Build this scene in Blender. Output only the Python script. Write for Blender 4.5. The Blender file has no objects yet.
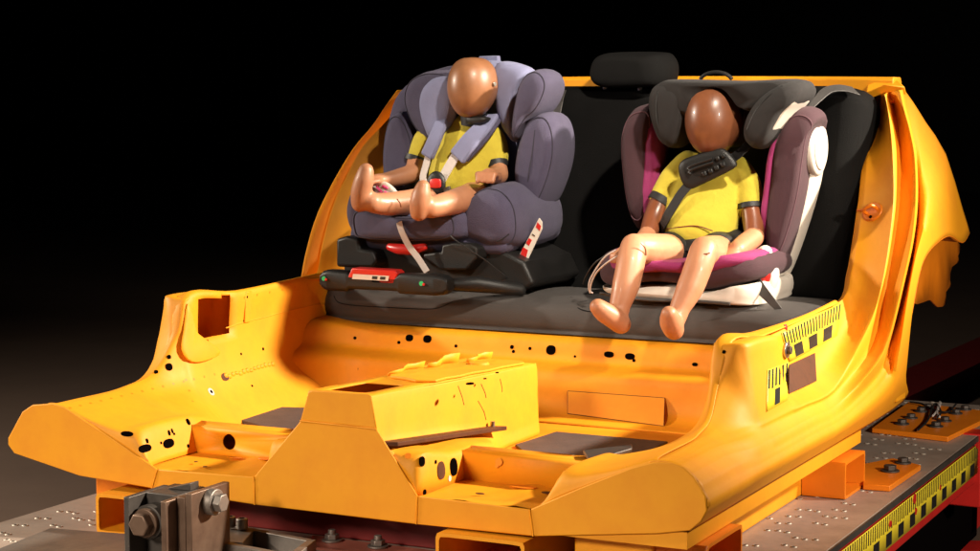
import bpy, bmesh, math, random
from mathutils import Vector, Matrix
random.seed(7)
S = bpy.context.scene
COL = S.collection
# ------------------------------------------------------------------ camera
F = 1900.0; YAW = math.radians(26.2); PIT = math.atan(185 / 1900)
CX, CY = 490.0, 275.5
C = (1.9526, -3.2271, 0.82)
cam_d = bpy.data.cameras.new('camera'); cam = bpy.data.objects.new('camera', cam_d); COL.objects.link(cam)
cam.location = C
cam.rotation_euler = (math.pi / 2 - PIT, 0, YAW)
cam_d.sensor_width = 36; cam_d.lens = 36 * F / 980
cam_d.clip_start = 0.05; cam_d.clip_end = 200
S.camera = cam
# ------------------------------------------------------------------ light: dark hall, studio lamps, added sled fill
w = bpy.data.worlds.new('World'); S.world = w; w.use_nodes = True
w.node_tree.nodes['Background'].inputs[0].default_value = (0.55, 0.6, 1.0, 1)
w.node_tree.nodes['Background'].inputs[1].default_value = 0.0012
def lamp(name, loc, aim, power, size, col, spread=math.pi, kind='AREA', cone=60, blend=.5):
    d = bpy.data.lights.new(name, kind); d.energy = power; d.color = col
    if kind == 'AREA':
        d.shape = 'DISK'; d.size = size; d.spread = spread
    else:
        d.shadow_soft_size = size; d.spot_size = math.radians(cone); d.spot_blend = blend
    o = bpy.data.objects.new(name, d); COL.objects.link(o); o.location = loc
    o.rotation_euler = (Vector(aim) - Vector(loc)).to_track_quat('-Z', 'Y').to_euler()
    return o
WARM = (1.0, .88, .72)
lamp('key_lamp', (3.7, 2.2, 2.5), (-.62, .27, .25), 2800, .11, WARM, kind='SPOT', cone=33.5, blend=1)
lamp('top_lamp', (2.7, -1.1, 3.6), (.10, 1.3, .66), 1450, .12, WARM, kind='SPOT', cone=15.5, blend=.7)
lamp('rim_lamp', (-4.2, -.7, 1.9), (-.2, 1.0, .45), 820, .12, WARM, kind='SPOT', cone=165, blend=1)
lamp('sled_fill', (4.2, -1.2, 1.7), (.90, 1.55, .12), 820, .15, WARM, kind='SPOT', cone=31, blend=.9)  # added fill that brightens the deck, tape and door frame
fl = lamp('front_lamp', (-1.0, -5.0, 2.3), (0, 0, -.28), 1050, .45, WARM, kind='SPOT', cone=22, blend=.8)
fl.scale = (2.0, 1, 1)
S.view_settings.view_transform = 'Standard'; S.view_settings.look = 'None'
S.view_settings.exposure = 0; S.view_settings.gamma = 1
S.render.engine = 'CYCLES'
S.cycles.max_bounces = 6

# pixel of the 980 px photograph -> point on a known plane
ca, sa, cp, sp = math.cos(YAW), math.sin(YAW), math.cos(PIT), math.sin(PIT)
U = Vector((ca, sa, 0)); W = Vector((-sa * cp, ca * cp, -sp)); V = Vector((-sa * sp, ca * sp, cp))
CV = Vector(C)
def at(px, py, x=None, y=None, z=None):
    d = W + U * ((px - CX) / F) + V * ((CY - py) / F)
    if x is not None: t = (x - C[0]) / d.x
    elif y is not None: t = (y - C[1]) / d.y
    else: t = (z - C[2]) / d.z
    return CV + d * t
def Q(px, py, y): return at(px, py, y=y)
def QL(y, *pts): return [at(a, b, y=y) for a, b in pts]

# ------------------------------------------------------------------ materials
MATS = {}
def mat(name, col, rough=.5, metal=0, coat=0, var=0, vscale=8, col2=None, bump=0, bscale=60, spec=.5, sheen=0, weave=False, rvar=0):
    m = bpy.data.materials.new(name); m.use_nodes = True; nt = m.node_tree; b = nt.nodes['Principled BSDF']
    b.inputs['Base Color'].default_value = (*col, 1); b.inputs['Roughness'].default_value = rough
    b.inputs['Metallic'].default_value = metal; b.inputs['Coat Weight'].default_value = coat
    b.inputs['Specular IOR Level'].default_value = spec
    b.inputs['Sheen Weight'].default_value = sheen
    tc = nt.nodes.new('ShaderNodeTexCoord')
    if var > 0:
        n = nt.nodes.new('ShaderNodeTexNoise'); n.inputs['Scale'].default_value = vscale; n.inputs['Detail'].default_value = 8
        n.inputs['Roughness'].default_value = .65
        nt.links.new(tc.outputs['Object'], n.inputs['Vector'])
        r = nt.nodes.new('ShaderNodeValToRGB'); r.color_ramp.elements[0].position = .42; r.color_ramp.elements[1].position = .68
        r.color_ramp.elements[0].color = (0, 0, 0, 1); r.color_ramp.elements[1].color = (var, var, var, 1)
        nt.links.new(n.outputs['Fac'], r.inputs['Fac'])
        mx = nt.nodes.new('ShaderNodeMix'); mx.data_type = 'RGBA'
        mx.inputs['A'].default_value = (*col, 1); mx.inputs['B'].default_value = (*(col2 or [c * .5 for c in col]), 1)
        nt.links.new(r.outputs['Color'], mx.inputs['Factor']); nt.links.new(mx.outputs['Result'], b.inputs['Base Color'])
        if rvar:
            ma = nt.nodes.new('ShaderNodeMath'); ma.operation = 'MULTIPLY_ADD'
            ma.inputs[1].default_value = rvar; ma.inputs[2].default_value = rough
            nt.links.new(n.outputs['Fac'], ma.inputs[0]); nt.links.new(ma.outputs[0], b.inputs['Roughness'])
    if bump > 0:
        if weave:
            n2 = nt.nodes.new('ShaderNodeTexVoronoi'); n2.inputs['Scale'].default_value = bscale; o2 = n2.outputs['Distance']
        else:
            n2 = nt.nodes.new('ShaderNodeTexNoise'); n2.inputs['Scale'].default_value = bscale; n2.inputs['Detail'].default_value = 5; o2 = n2.outputs['Fac']
        nt.links.new(tc.outputs['Object'], n2.inputs['Vector'])
        bp = nt.nodes.new('ShaderNodeBump'); bp.inputs['Strength'].default_value = bump; bp.inputs['Distance'].default_value = .003
        nt.links.new(o2, bp.inputs['Height']); nt.links.new(bp.outputs['Normal'], b.inputs['Normal'])
    MATS[name] = m; return m
PAINT = mat('orange_paint', (.82, .325, .008), .46, coat=.0, var=.45, vscale=11, col2=(.72, .235, .006), bump=.10, bscale=38, rvar=.25, spec=.35)
TUBEP = mat('orange_tube_paint', (.80, .215, .008), .45, coat=.06, var=.45, vscale=9, col2=(.66, .155, .006), bump=.08, bscale=38, spec=.35)
RUST_SHADE = mat('brown_steel_and_shade', (.10, .036, .016), .6, metal=.1, var=.6, vscale=25, col2=(.05, .02, .01), bump=.1, spec=.2)  # brown steel, also the painted shade inside the sill opening
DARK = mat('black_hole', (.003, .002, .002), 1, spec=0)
BLACK = mat('black_plastic', (.010, .0095, .0095), .45, var=.4, vscale=20, col2=(.018, .017, .016), bump=.25, bscale=350, spec=.35)
SEATF = mat('seat_fabric', (.0042, .004, .004), .72, var=.5, vscale=12, col2=(.0065, .006, .006), bump=.5, bscale=900, weave=True, spec=.12)
SEATT = mat('seat_taupe', (.050, .041, .037), .62, var=.5, vscale=12, col2=(.037, .031, .028), bump=.5, bscale=900, sheen=.06, weave=True)
PURP = mat('purple_fabric', (.080, .068, .125), .85, var=.6, vscale=30, col2=(.062, .052, .10), bump=.7, bscale=700, sheen=.06, weave=True)
LAV = mat('lavender_fabric', (.27, .28, .46), .85, var=.4, vscale=30, col2=(.23, .235, .39), bump=.7, bscale=700, sheen=.06, weave=True)
MAUVE = mat('mauve_fabric', (.050, .014, .022), .8, var=.4, vscale=30, col2=(.036, .010, .016), bump=.5, bscale=800, sheen=.06, weave=True)
MAGENTA = mat('magenta_fabric', (.30, .02, .13), .75, var=.4, vscale=30, col2=(.22, .014, .09), bump=.5, bscale=800, sheen=.06, weave=True)
CHAR = mat('charcoal_fabric', (.021, .0185, .0185), .85, var=.4, vscale=40, col2=(.015, .0135, .0135), bump=.6, bscale=900, sheen=.04, weave=True, spec=.3)
WHITE = mat('white_plastic', (.62, .56, .49), .42, var=.3, vscale=15, col2=(.5, .44, .37))
WEB = mat('white_webbing', (.62, .54, .50), .7, bump=.5, bscale=500, weave=True)
GREYWEB = mat('grey_webbing', (.055, .05, .048), .5, bump=.4, bscale=500, weave=True)
RED = mat('red_plastic', (.62, .022, .018), .35, coat=.2)
REDP = mat('red_beam_paint', (.55, .018, .014), .4, var=.5, vscale=14, col2=(.35, .012, .01), bump=.1)
HEADM = mat('brown_vinyl', (.34, .15, .068), .32, coat=.12, var=.8, vscale=7, col2=(.2, .08, .034), rvar=.12, bump=.06, bscale=30)
HEADD = mat('dark_brown_vinyl', (.20, .07, .03), .30, coat=.15, var=.8, vscale=7, col2=(.11, .036, .015), rvar=.12, bump=.06, bscale=30)
SKIN = mat('tan_vinyl', (.47, .215, .115), .40, coat=.1, var=.6, vscale=8, col2=(.36, .13, .055), rvar=.1, bump=.06, bscale=40)
SKINB = mat('amber_vinyl', (.20, .062, .026), .33, coat=.2, var=.5, vscale=9, col2=(.14, .045, .02))
SHIRT = mat('yellow_shirt', (.52, .42, .035), .9, var=.6, vscale=14, col2=(.40, .31, .025), bump=.6, bscale=70, sheen=.05)
CLOTH = mat('black_cloth', (.012, .011, .011), .55, bump=.3, bscale=100)
STEEL = mat('machined_steel', (.33, .29, .26), .42, metal=.85, var=.6, vscale=18, col2=(.2, .17, .15), bump=.12, bscale=70, rvar=.2)
DSTEEL = mat('dark_steel', (.10, .085, .075), .5, metal=.6, var=.6, vscale=18, col2=(.055, .045, .04), bump=.15, bscale=60)
BSTEEL = mat('brown_worn_steel', (.20, .125, .085), .48, metal=.6, var=.8, vscale=14, col2=(.11, .06, .04), bump=.12, bscale=60)
DECK = mat('deck_steel', (.46, .37, .31), .42, metal=.4, var=.8, vscale=6, col2=(.30, .22, .17), bump=.15, bscale=90, rvar=.25)
BOLT = mat('bolt_steel', (.5, .45, .4), .32, metal=.9, var=.4, vscale=60)
MATM = mat('mat_rubber', (.085, .06, .055), .75, var=.5, vscale=20, bump=.4, bscale=300)
TAPEY = mat('tape_yellow', (.85, .66, .03), .5, var=.4, vscale=40, col2=(.66, .48, .02))
INK = mat('tape_ink', (.012, .011, .010), .5)
PINK = mat('pink_print', (.75, .06, .22), .7)
GREEN = mat('green_plastic', (.03, .5, .16), .4)
LABELW = mat('label_paper', (.72, .66, .58), .55)
FLOORM = mat('hall_floor', (.13, .088, .066), .6, var=.6, vscale=1.3, col2=(.10, .068, .052), bump=.08, bscale=12, rvar=.15, spec=.3)
WALLM = mat('hall_wall', (.012, .012, .014), .8, var=.5, vscale=.6)

SHADERED = mat('shaded_red_paint', (.16, .006, .005), .5, var=.5, vscale=9, col2=(.09, .004, .004))  # beam red with shade painted in, for cross beam and floor rail
DIMP = mat('dimple_steel', (.5, .43, .36), .55, metal=.5)
PIPE1 = mat('dark_piping', (.035, .03, .05), .8)
PIPE2 = mat('plum_piping', (.11, .05, .065), .8)
# ------------------------------------------------------------------ mesh helpers
BASE = {}
def thing(name, label, cat, loc, group=None):
    o = bpy.data.objects.new(name, None); COL.objects.link(o); o.location = loc; o.empty_display_size = .05
    o['label'] = label; o['category'] = cat
    if group: o['group'] = group
    BASE[o.name] = Vector(loc); return o
def obj(name, geo, m, parent=None, smooth=35, bevel=0, solid=0, subsurf=0, label=None, cat=None, kind=None, base=None, seg=2, group=None, remesh=0, relax=0, soff=-1):
    vs, fs = geo
    if parent is not None: b = BASE[parent.name]
    elif base is not None: b = Vector(base)
    else: b = Vector((0, 0, 0))
    me = bpy.data.meshes.new(name)
    me.from_pydata([tuple(Vector(v) - b) for v in vs], [], fs)
    bm = bmesh.new(); bm.from_mesh(me)
    bmesh.ops.recalc_face_normals(bm, faces=bm.faces); bm.to_mesh(me); bm.free()
    o = bpy.data.objects.new(name, me); COL.objects.link(o)
    if isinstance(m, (list, tuple)):
        for k in m: me.materials.append(k)
    else: me.materials.append(m)
    if parent is not None: o.parent = parent
    else: o.location = b
    BASE[o.name] = b
    if remesh:
        k = o.modifiers.new('r', 'REMESH'); k.mode = 'VOXEL'; k.voxel_size = remesh; k.use_smooth_shade = True
        if relax:
            k = o.modifiers.new('sm', 'SMOOTH'); k.iterations = relax; k.factor = .5
    if subsurf:
        k = o.modifiers.new('s', 'SUBSURF'); k.levels = subsurf; k.render_levels = subsurf
    if solid:
        k = o.modifiers.new('t', 'SOLIDIFY'); k.thickness = solid; k.offset = soff
    if bevel:
        k = o.modifiers.new('b', 'BEVEL'); k.width = bevel; k.segments = seg; k.limit_method = 'ANGLE'; k.angle_limit = math.radians(40)
        k.harden_normals = False
    if smooth:
        for p in me.polygons: p.use_smooth = True
        if smooth < 180: me.set_sharp_from_angle(angle=math.radians(smooth))
    if label: o['label'] = label
    if cat: o['category'] = cat
    if kind: o['kind'] = kind
    if group: o['group'] = group
    return o
def join(*gs):
    v, f = [], []
    for a, b in gs:
        n = len(v); v += list(a); f += [tuple(i + n for i in q) for q in b]
    return v, f
def box(x0, x1, y0, y1, z0, z1):
    v = [Vector((x, y, z)) for z in (z0, z1) for y in (y0, y1) for x in (x0, x1)]
    return v, [(0, 2, 3, 1), (4, 5, 7, 6), (0, 1, 5, 4), (2, 6, 7, 3), (0, 4, 6, 2), (1, 3, 7, 5)]
def prism(poly, d):
    d = Vector(d); n = len(poly); v = [Vector(p) for p in poly] + [Vector(p) + d for p in poly]
    f = [tuple(range(n)), tuple(range(2 * n - 1, n - 1, -1))] + [(i, (i + 1) % n, n + (i + 1) % n, n + i) for i in range(n)]
    return v, f
def loft(rows, closed=False, caps=False):
    v = []; f = []; n = len(rows[0])
    for r in rows: v += [Vector(p) for p in r]
    for i in range(len(rows) - 1):
        for j in range(n if closed else n - 1):
            k = (j + 1) % n
            f.append((i * n + j, i * n + k, (i + 1) * n + k, (i + 1) * n + j))
    if caps:
        f.append(tuple(range(n))); f.append(tuple((len(rows) - 1) * n + j for j in range(n)))
    return v, f
def crom(pts, k=6, closed=False):
    pts = [Vector(p) for p in pts]; n = len(pts); out = []
    rng = range(n if closed else n - 1)
    for i in rng:
        if closed: a, b, c, d = pts[i - 1], pts[i], pts[(i + 1) % n], pts[(i + 2) % n]
        else: a, b, c, d = pts[max(i - 1, 0)], pts[i], pts[i + 1], pts[min(i + 2, n - 1)]
        for j in range(k):
            t = j / k
            out.append(.5 * ((2 * b) + (c - a) * t + (2 * a - 5 * b + 4 * c - d) * t * t + (3 * b - a - 3 * c + d) * t ** 3))
    if not closed: out.append(pts[-1])
    return out
def lerps(rows, k):   # catmull between rows
    n = len(rows[0]); cols = [crom([r[j] for r in rows], k) for j in range(n)]
    return [[c[i] for c in cols] for i in range(len(cols[0]))]
def frame(d):
    d = Vector(d).normalized(); u = Vector((0, 0, 1)) if abs(d.z) < .9 else Vector((1, 0, 0))
    a = u.cross(d).normalized(); return a, d.cross(a)
def tube(pts, rad, n=12, flat=1.0, up=None, caps=True, round_ends=False):
    pts = [Vector(p) for p in pts]; m = len(pts)
    if not hasattr(rad, '__len__'): rad = [rad] * m
    rows = []; pa = None
    for i, p in enumerate(pts):
        d = (pts[min(i + 1, m - 1)] - pts[max(i - 1, 0)]).normalized()
        if up is not None: b = (Vector(up) - d * d.dot(Vector(up))).normalized(); a = b.cross(d).normalized()
        elif pa is None: a, b = frame(d)
        else: a = (pa - d * d.dot(pa)).normalized(); b = d.cross(a)
        pa = a
        r = rad[i]; rx, ry = r if hasattr(r, '__len__') else (r, r * flat)
        def ring(c, s): rows.append([c + a * (rx * s * math.cos(2 * math.pi * k / n)) + b * (ry * s * math.sin(2 * math.pi * k / n)) for k in range(n)])
        if round_ends and i == 0:
            for q in (80, 55, 28): ring(p - d * (min(rx, ry) * math.sin(math.radians(q))), math.cos(math.radians(q)))
        ring(p, 1)
        if round_ends and i == m - 1:
            for q in (28, 55, 80): ring(p + d * (min(rx, ry) * math.sin(math.radians(q))), math.cos(math.radians(q)))
    return loft(rows, True, caps)
def cyl(p0, p1, r, n=20, r1=None): return tube([p0, p1], [r, r if r1 is None else r1], n)
def hexa(p0, p1, r): return tube([p0, p1], [r, r], 6)
def strap(pts, width, thick, nrm, k=6, wid=None):
    pts = crom(pts, k); m = len(pts); rows = []; nrm = Vector(nrm)
    for i, p in enumerate(pts):
        d = (pts[min(i + 1, m - 1)] - pts[max(i - 1, 0)]).normalized()
        s = d.cross(nrm).normalized(); nn = s.cross(d).normalized()
        wv = width if wid is None else wid[0] + (wid[1] - wid[0]) * i / (m - 1)
        rows.append([p + s * wv / 2 + nn * thick / 2, p - s * wv / 2 + nn * thick / 2, p - s * wv / 2 - nn * thick / 2, p + s * wv / 2 - nn * thick / 2])
    return loft(rows, True, True)
def pillow(outline, d, e=.55, rings=9, k=4, back=True, e2=None):
    """closed outline blown up along vector d: rounded rim, softly flat faces"""
    o = crom(outline, k, True) if k > 1 else [Vector(p) for p in outline]
    c = sum(o, Vector()) / len(o); d = Vector(d); rows = []
    for i in range(rings):
        th = -math.pi / 2 + math.pi * (i + .35) / (rings - 1 + .7)
        s = max(math.cos(th), 1e-4) ** e; h = math.copysign(abs(math.sin(th)) ** (e2 or .9), math.sin(th))
        rows.append([c + (p - c) * s + d * (.5 + .5 * h) for p in o])
    return loft(rows, True, True)
def ell(c, r, n=20, m=12, rot=None):
    c = Vector(c); rows = []
    for i in range(m + 1):
        th = -math.pi / 2 + math.pi * (i + .15) / (m + .3)
        ring = []
        for k in range(n):
            a = 2 * math.pi * k / n
            v = Vector((r[0] * math.cos(th) * math.cos(a), r[1] * math.cos(th) * math.sin(a), r[2] * math.sin(th)))
            ring.append(c + (rot @ v if rot else v))
        rows.append(ring)
    return loft(rows, True, True)
def plate(outline, holes=()):
    bm = bmesh.new(); ed = []
    for lp in [outline] + list(holes):
        vv = [bm.verts.new(p) for p in lp]
        ed += [bm.edges.new((vv[i], vv[(i + 1) % len(vv)])) for i in range(len(vv))]
    bmesh.ops.triangle_fill(bm, use_beauty=True, use_dissolve=False, edges=ed)
    bm.verts.index_update()
    v = [x.co.copy() for x in bm.verts]; f = [tuple(q.index for q in x.verts) for x in bm.faces]
    bm.free(); return v, f
def oval(c, a, b, n=14, sq=1.0):
    c = Vector(c); a = Vector(a); b = Vector(b); out = []
    for k in range(n):
        t = 2 * math.pi * k / n; u, v = math.cos(t), math.sin(t)
        out.append(c + a * math.copysign(abs(u) ** sq, u) + b * math.copysign(abs(v) ** sq, v))
    return out
def disc(c, nrm, r, n=14, ry=None, h=.0015):
    a, b = frame(nrm); nn = Vector(nrm).normalized()
    o = oval(c, a * r, b * (ry or r), n)
    return prism(o, nn * h)
def bolt_parts(parent, p, nrm, r=.016, m=None):
    p = Vector(p); n = Vector(nrm).normalized(); m = m or BOLT
    wsh = obj('washer', cyl(p, p + n * .004, r * 1.45, 18), m, parent, bevel=.001)
    obj('bolt_head', hexa(p + n * .004, p + n * (.004 + r * .75), r), m, parent, bevel=.0015)
def tape(parent, p00, p10, p11, p01, nt, blocks, off, name='scale_tape', mode=0):
    """yellow tape with a comb of ticks along the top and black blocks along the bottom"""
    p00, p10, p11, p01 = map(Vector, (p00, p10, p11, p01)); off = Vector(off)
    def bl(u, v, h): return (p00 * (1 - u) + p10 * u) * (1 - v) + (p01 * (1 - u) + p11 * u) * v + off * h
    N = 10
    t = obj(name, join(loft([[bl(i / N, 0, .3) for i in range(N + 1)], [bl(i / N, 1, .3) for i in range(N + 1)]])), TAPEY, parent, solid=.0008, soff=0)
    g = []
    for i in range(nt):
        u = (i + .5) / nt; du = .22 / nt
        hh = .52 if i % 2 else .55
        g.append(([bl(u - du, .97, 1), bl(u + du, .97, 1), bl(u + du, hh, 1), bl(u - du, hh, 1)], [(0, 1, 2, 3)]))
    for (u0, u1) in blocks:
        g.append(([bl(u0, .45, 1), bl(u1, .45, 1), bl(u1, .06, 1), bl(u0, .06, 1)], [(0, 1, 2, 3)]))
    obj('printed_scale', join(*g), INK, t, smooth=0, solid=.0004, soff=0)
    return t
def hit(o, px, py):
    """point and normal where the photograph's pixel meets an object already built"""
    dg = bpy.context.evaluated_depsgraph_get(); dg.update(); e = o.evaluated_get(dg)
    mw = o.matrix_world if o.parent is None else Matrix.Translation(BASE[o.name])
    d = (W + U * ((px - CX) / F) + V * ((CY - py) / F)).normalized()
    org = mw.inverted() @ CV
    ok, p, n, i = e.ray_cast(org, d)
    if not ok: return None, None
    if n.dot(d) > 0: n = -n
    return mw @ p, n
def pdisc(name, surf, px, py, r, m, parent, ry=None, h=.0012, label=None):
    """small flat disc or oval lying on a surface where the photograph shows it"""
    p, n = hit(surf, px, py)
    if p is None: print('MISS', name, px, py); return None
    a = Vector((0, 0, 1)).cross(n)
    if a.length < .1: a = Vector((1, 0, 0))
    a.normalize(); b = n.cross(a)
    return obj(name, prism(oval(p - n * .001, a * r, b * (ry or r), 14, .85), n * (h + .001)), m, parent, smooth=0)
def tape_px(parent, surf, c00, c10, c11, c01, nt, blocks, off=.0012):
    """printed tape laid on a surface between four corner pixels (bottom left, bottom right, top right, top left)"""
    N, M = 12, 4; P = []
    for j in range(M + 1):
        for i in range(N + 1):
            u, v = i / N, j / M
            a = [(c00[k] * (1 - u) + c10[k] * u) * (1 - v) + (c01[k] * (1 - u) + c11[k] * u) * v for k in (0, 1)]
            p, n = hit(surf, *a)
            P.append(p + n * off if p else None)
    for k, p in enumerate(P):
        if p is None: P[k] = next(q for q in P[k - 1::-1] + P if q is not None)
    def bl(u, v, h):
        x, y = min(u * N, N - 1e-6), min(v * M, M - 1e-6); i, j = int(x), int(y); x -= i; y -= j
        g = lambda a, b: P[b * (N + 1) + a]
        p = (g(i, j) * (1 - x) + g(i + 1, j) * x) * (1 - y) + (g(i, j + 1) * (1 - x) + g(i + 1, j + 1) * x) * y
        return p + Vector((.0008, -.0004, .0003)) * h
    t = obj('scale_tape', loft([[P[j * (N + 1) + i] for i in range(N + 1)] for j in range(M + 1)]), TAPEY, parent, solid=.0008, soff=0)
    g = []
    for i in range(nt):
        u = (i + .5) / nt; du = .22 / nt; hh = .50 if i % 2 else .53
        for v0, v1 in ((.98, .75), (.75, hh)):
            g.append(([bl(u - du, v0, 1), bl(u + du, v0, 1), bl(u + du, v1, 1), bl(u - du, v1, 1)], [(0, 1, 2, 3)]))
    for u0, u1 in blocks:
        for v0, v1 in ((.45, .25), (.25, .05)):
            um = (u0 + u1) / 2
            for a, b in ((u0, um), (um, u1)):
                g.append(([bl(a, v0, 1), bl(b, v0, 1), bl(b, v1, 1), bl(a, v1, 1)], [(0, 1, 2, 3)]))
    obj('printed_scale', join(*g), INK, t, smooth=0, solid=.0004, soff=0)
# ================================================================== setting
FZ = -.52
o = obj('floor', ([(-30, -12, FZ), (30, -12, FZ), (30, 40, FZ), (-30, 40, FZ)], [(0, 1, 2, 3)]), FLOORM, smooth=0, kind='structure')
o = obj('wall', box(-30, 30, 22, 22.3, FZ, 12), WALLM, smooth=0, kind='structure')
XC = .016
def mx(p): p = Vector(p); return Vector((2 * XC - p.x, p.y, p.z))
DZ = -.12
# ================================================================== test sled
sled = thing('test_sled', 'steel test sled with perforated deck and red side beams under the car body', 'sled', (XC, 1.2, FZ))
XL, XR = -.812, .884; YA, YB = -.62, 2.48
obj('deck', box(XL, XR, YA, YB, DZ - .018, DZ), DECK, sled, bevel=.002)
for x0, x1 in ((XR - .09, XR - .004), (XL + .004, XL + .09)):
    obj('side_beam', join(box(x0, x1, YA + .02, YB, DZ - .132, DZ - .0185)), REDP, sled, bevel=.004)
obj('edge_strip', box(XR, XR + .004, YA, YB, DZ - .016, DZ - .001), DSTEEL, sled)
obj('cross_beam', box(-.36, .26, .16, .24, DZ + .001, -.030), SHADERED, sled, bevel=.004)  # stands in shade under the plates; the darkness is in its red
obj('end_post', box(XR - .08, XR + .012, 1.965, 2.05, DZ - .2, DZ + .004), REDP, sled, bevel=.004)
obj('cross_beam', box(XL + .1, XR - .1, 2.4, 2.6, FZ + .02, DZ - .02), REDP, sled, bevel=.004)
for sx in (XR - .25, XL + .1):
    obj('runner', box(sx, sx + .15, YA, YB, FZ + .001, DZ - .136), DARK, sled, bevel=.004)
tp = [at(858, 551, x=XR + .005), at(980, 460, x=XR + .005), at(980, 438, x=XR + .005), at(832, 551, x=XR + .005)]
x = XR + .0052
tape(sled, (x, .40, DZ - .100), (x, 1.95, DZ - .100), (x, 1.95, DZ - .020), (x, .40, DZ - .020), 84, [(u / 14 + .01, u / 14 + .043) for u in range(14)], (.0008, 0, 0))
g = []   # paint chips over the tape
for (yy, zz, r) in ((.62, -.19, .02), (1.0, -.165, .012), (1.23, -.152, .015), (1.245, -.185, .01), (1.5, -.175, .008), (1.93, -.14, .012)):
    pts = [Vector((x + .0012, yy + r * random.uniform(.6, 1.2) * math.cos(a), zz + r * random.uniform(.5, 1.1) * math.sin(a))) for a in [k * math.pi / 5 for k in range(10)]]
    obj('paint_chip', prism(pts, (.0012, 0, 0)), REDP, sled)
g = []; g2 = []
def dimple(px, py):
    n = 10; r0, r1, h = .0075, .0042, .0022
    rows = [[Vector((px + r * math.cos(2 * math.pi * k / n), py + r * math.sin(2 * math.pi * k / n), DZ + z)) for k in range(n)] for r, z in ((r0, .0002), (r0 * .8, h), (r1, h * .8))]
    g.append(loft(rows, True))
    g2.append(([Vector((px + r1 * math.cos(2 * math.pi * k / n), py + r1 * math.sin(2 * math.pi * k / n), DZ + .0006)) for k in range(n)], [tuple(range(n))]))
for iy in range(46):
    for ix in range(24):
        bx_ = XL + .05 + ix * .074; by = YA + .05 + iy * .075
        if -.75 < bx_ < .5 and by > .35: continue
        if bx_ > XR - .08 or by > YB - .05: continue
        if (ix * 7 + iy * 3) % 5 == 0: continue
        for q in range(2 if (ix + iy) % 3 else 3): dimple(bx_ + .022 * q - (.03 if iy % 2 else 0) * 0, by + .006 * ((ix + q) % 2) + (.03 if ix % 2 else 0))
obj('deck_dimple', join(*g), DIMP, sled, kind='stuff')
obj('deck_hole', join(*g2), DARK, sled, smooth=0, kind='stuff')

# ================================================================== car body
body = thing('car_body_shell', 'cut orange car floor and rear body section mounted on the test sled', 'car body', (XC, 0, -.12))
# ---- front closing plates (y = 0), seams between them
def cutplate(px, off=0):
    poly = QL(0, *px)
    for p in poly: p.y = 0
    obj('cut_plate', prism(poly, (0, .005, 0)), PAINT, body, bevel=.0022, smooth=40)
LWING = [(32, 405), (22, 412), (8, 438), (8, 445), (14, 453.5), (79, 476), (151.5, 488.5), (157, 469.5), (110, 437), (64, 407), (53, 403.5)]
cutplate(LWING)
cutplate([(157.8, 469.5), (152.3, 488.7), (254.5, 505), (253.6, 476.8)])
cutplate([(254.3, 476.6), (255.2, 505), (416, 524.5), (417, 496), (376.5, 429.6), (300, 421.4)])
cutplate([(300.2, 420.6), (308, 392), (312, 390.5), (368, 394), (371, 396), (376.5, 428.8)])
cutplate([(417.8, 496), (416.8, 524.6), (532.8, 536.5), (529.5, 509.5)])
cutplate([(530.3, 509.5), (533.6, 536.6), (657, 534), (690, 531), (701, 522), (707, 511), (705.5, 496), (693, 476), (683, 467), (672, 462.5), (653, 462.2), (631, 468), (580, 488)])
# weld beads along the seams
for a, b in (((157.4, 469.5), (152, 488.5)), ((254, 476.8), (254.9, 505)), ((417.4, 496), (416.4, 524.5)), ((529.9, 509.5), (533.2, 536.5)), ((300.2, 421), (376.5, 429.2))):
    A, B = Q(*a, 0), Q(*b, 0); n = 9
    obj('weld_seam', tube([A.lerp(B, i / n) + Vector((random.uniform(-.0006, .0006), 0, 0)) for i in range(n + 1)], [.0016 + random.uniform(-.0004, .0004) for i in range(n + 1)], 6), PAINT, body)
# ---- side panels: sill, pillar stump, door frame, rear quarter
XT = [(80, .725), (90, .735), (108, .755), (130, .78), (158, .81), (200, .835), (240, .845), (287, .84), (337, .83), (400, .82)]
def xo(py):   # outer face of the door frame: width that fits the left and the right side of the body alike
    for (a, xa_), (b, xb2) in zip(XT, XT[1:]):
        if py <= b: break
    t = max(0, min(1, (py - a) / (b - a)))
    return xa_ + (xb2 - xa_) * t + .02, .85 + .15 * max(0, min(1, (py - 90) / 120))
INS = [.168, .150, .114, .066, .056, .018, .034, .004, 0]
rows = []
low = [(.765, .146), (.773, .134), (.787, .118), (.797, .10), (.808, .07), (.773, .017)]
def srow(y, a, b, c, l0=None):
    l = list(low)
    if l0: l[0] = l0
    return [Vector((q[0], y, q[1])) for q in [a, b, c] + l]
r0 = [(.69, .139), (.70, .1415), (.715, .1425), (.735, .1415), (.752, .135), (.772, .121), (.79, .104), (.807, .066), (.773, .017)]
rows.append([Vector((a, .004, b)) for a, b in r0])
rows.append([Vector((a, .10, b)) for a, b in r0])
rows.append([Vector((a, .22, b + (.004 if i < 3 else 0))) for i, (a, b) in enumerate(r0)])
rows.append(srow(.32, (.683, .165), (.695, .168), (.722, .158), (.745, .146)))
rows.append(srow(.385, (.672, .225), (.692, .23), (.735, .19), (.757, .15)))
rows.append(srow(.415, (.667, .297), (.715, .30), (.745, .22), (.762, .15)))
rows.append(srow(.44, (.665, .308), (.735, .310), (.75, .225), (.765, .15)))
rows.append(srow(.53, (.665, .308), (.738, .310), (.752, .225), (.766, .15)))
rows.append(srow(.62, (.665, .300), (.735, .303), (.75, .22), (.768, .15)))
rows.append(srow(.65, (.67, .292), (.70, .294), (.715, .205), (.77, .148)))
rows.append(srow(.72, (.675, .288), (.695, .29), (.705, .19), (.77, .146)))
rows.append(srow(.93, (.69, .302), (.704, .303), (.714, .195), (.772, .148)))
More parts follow.
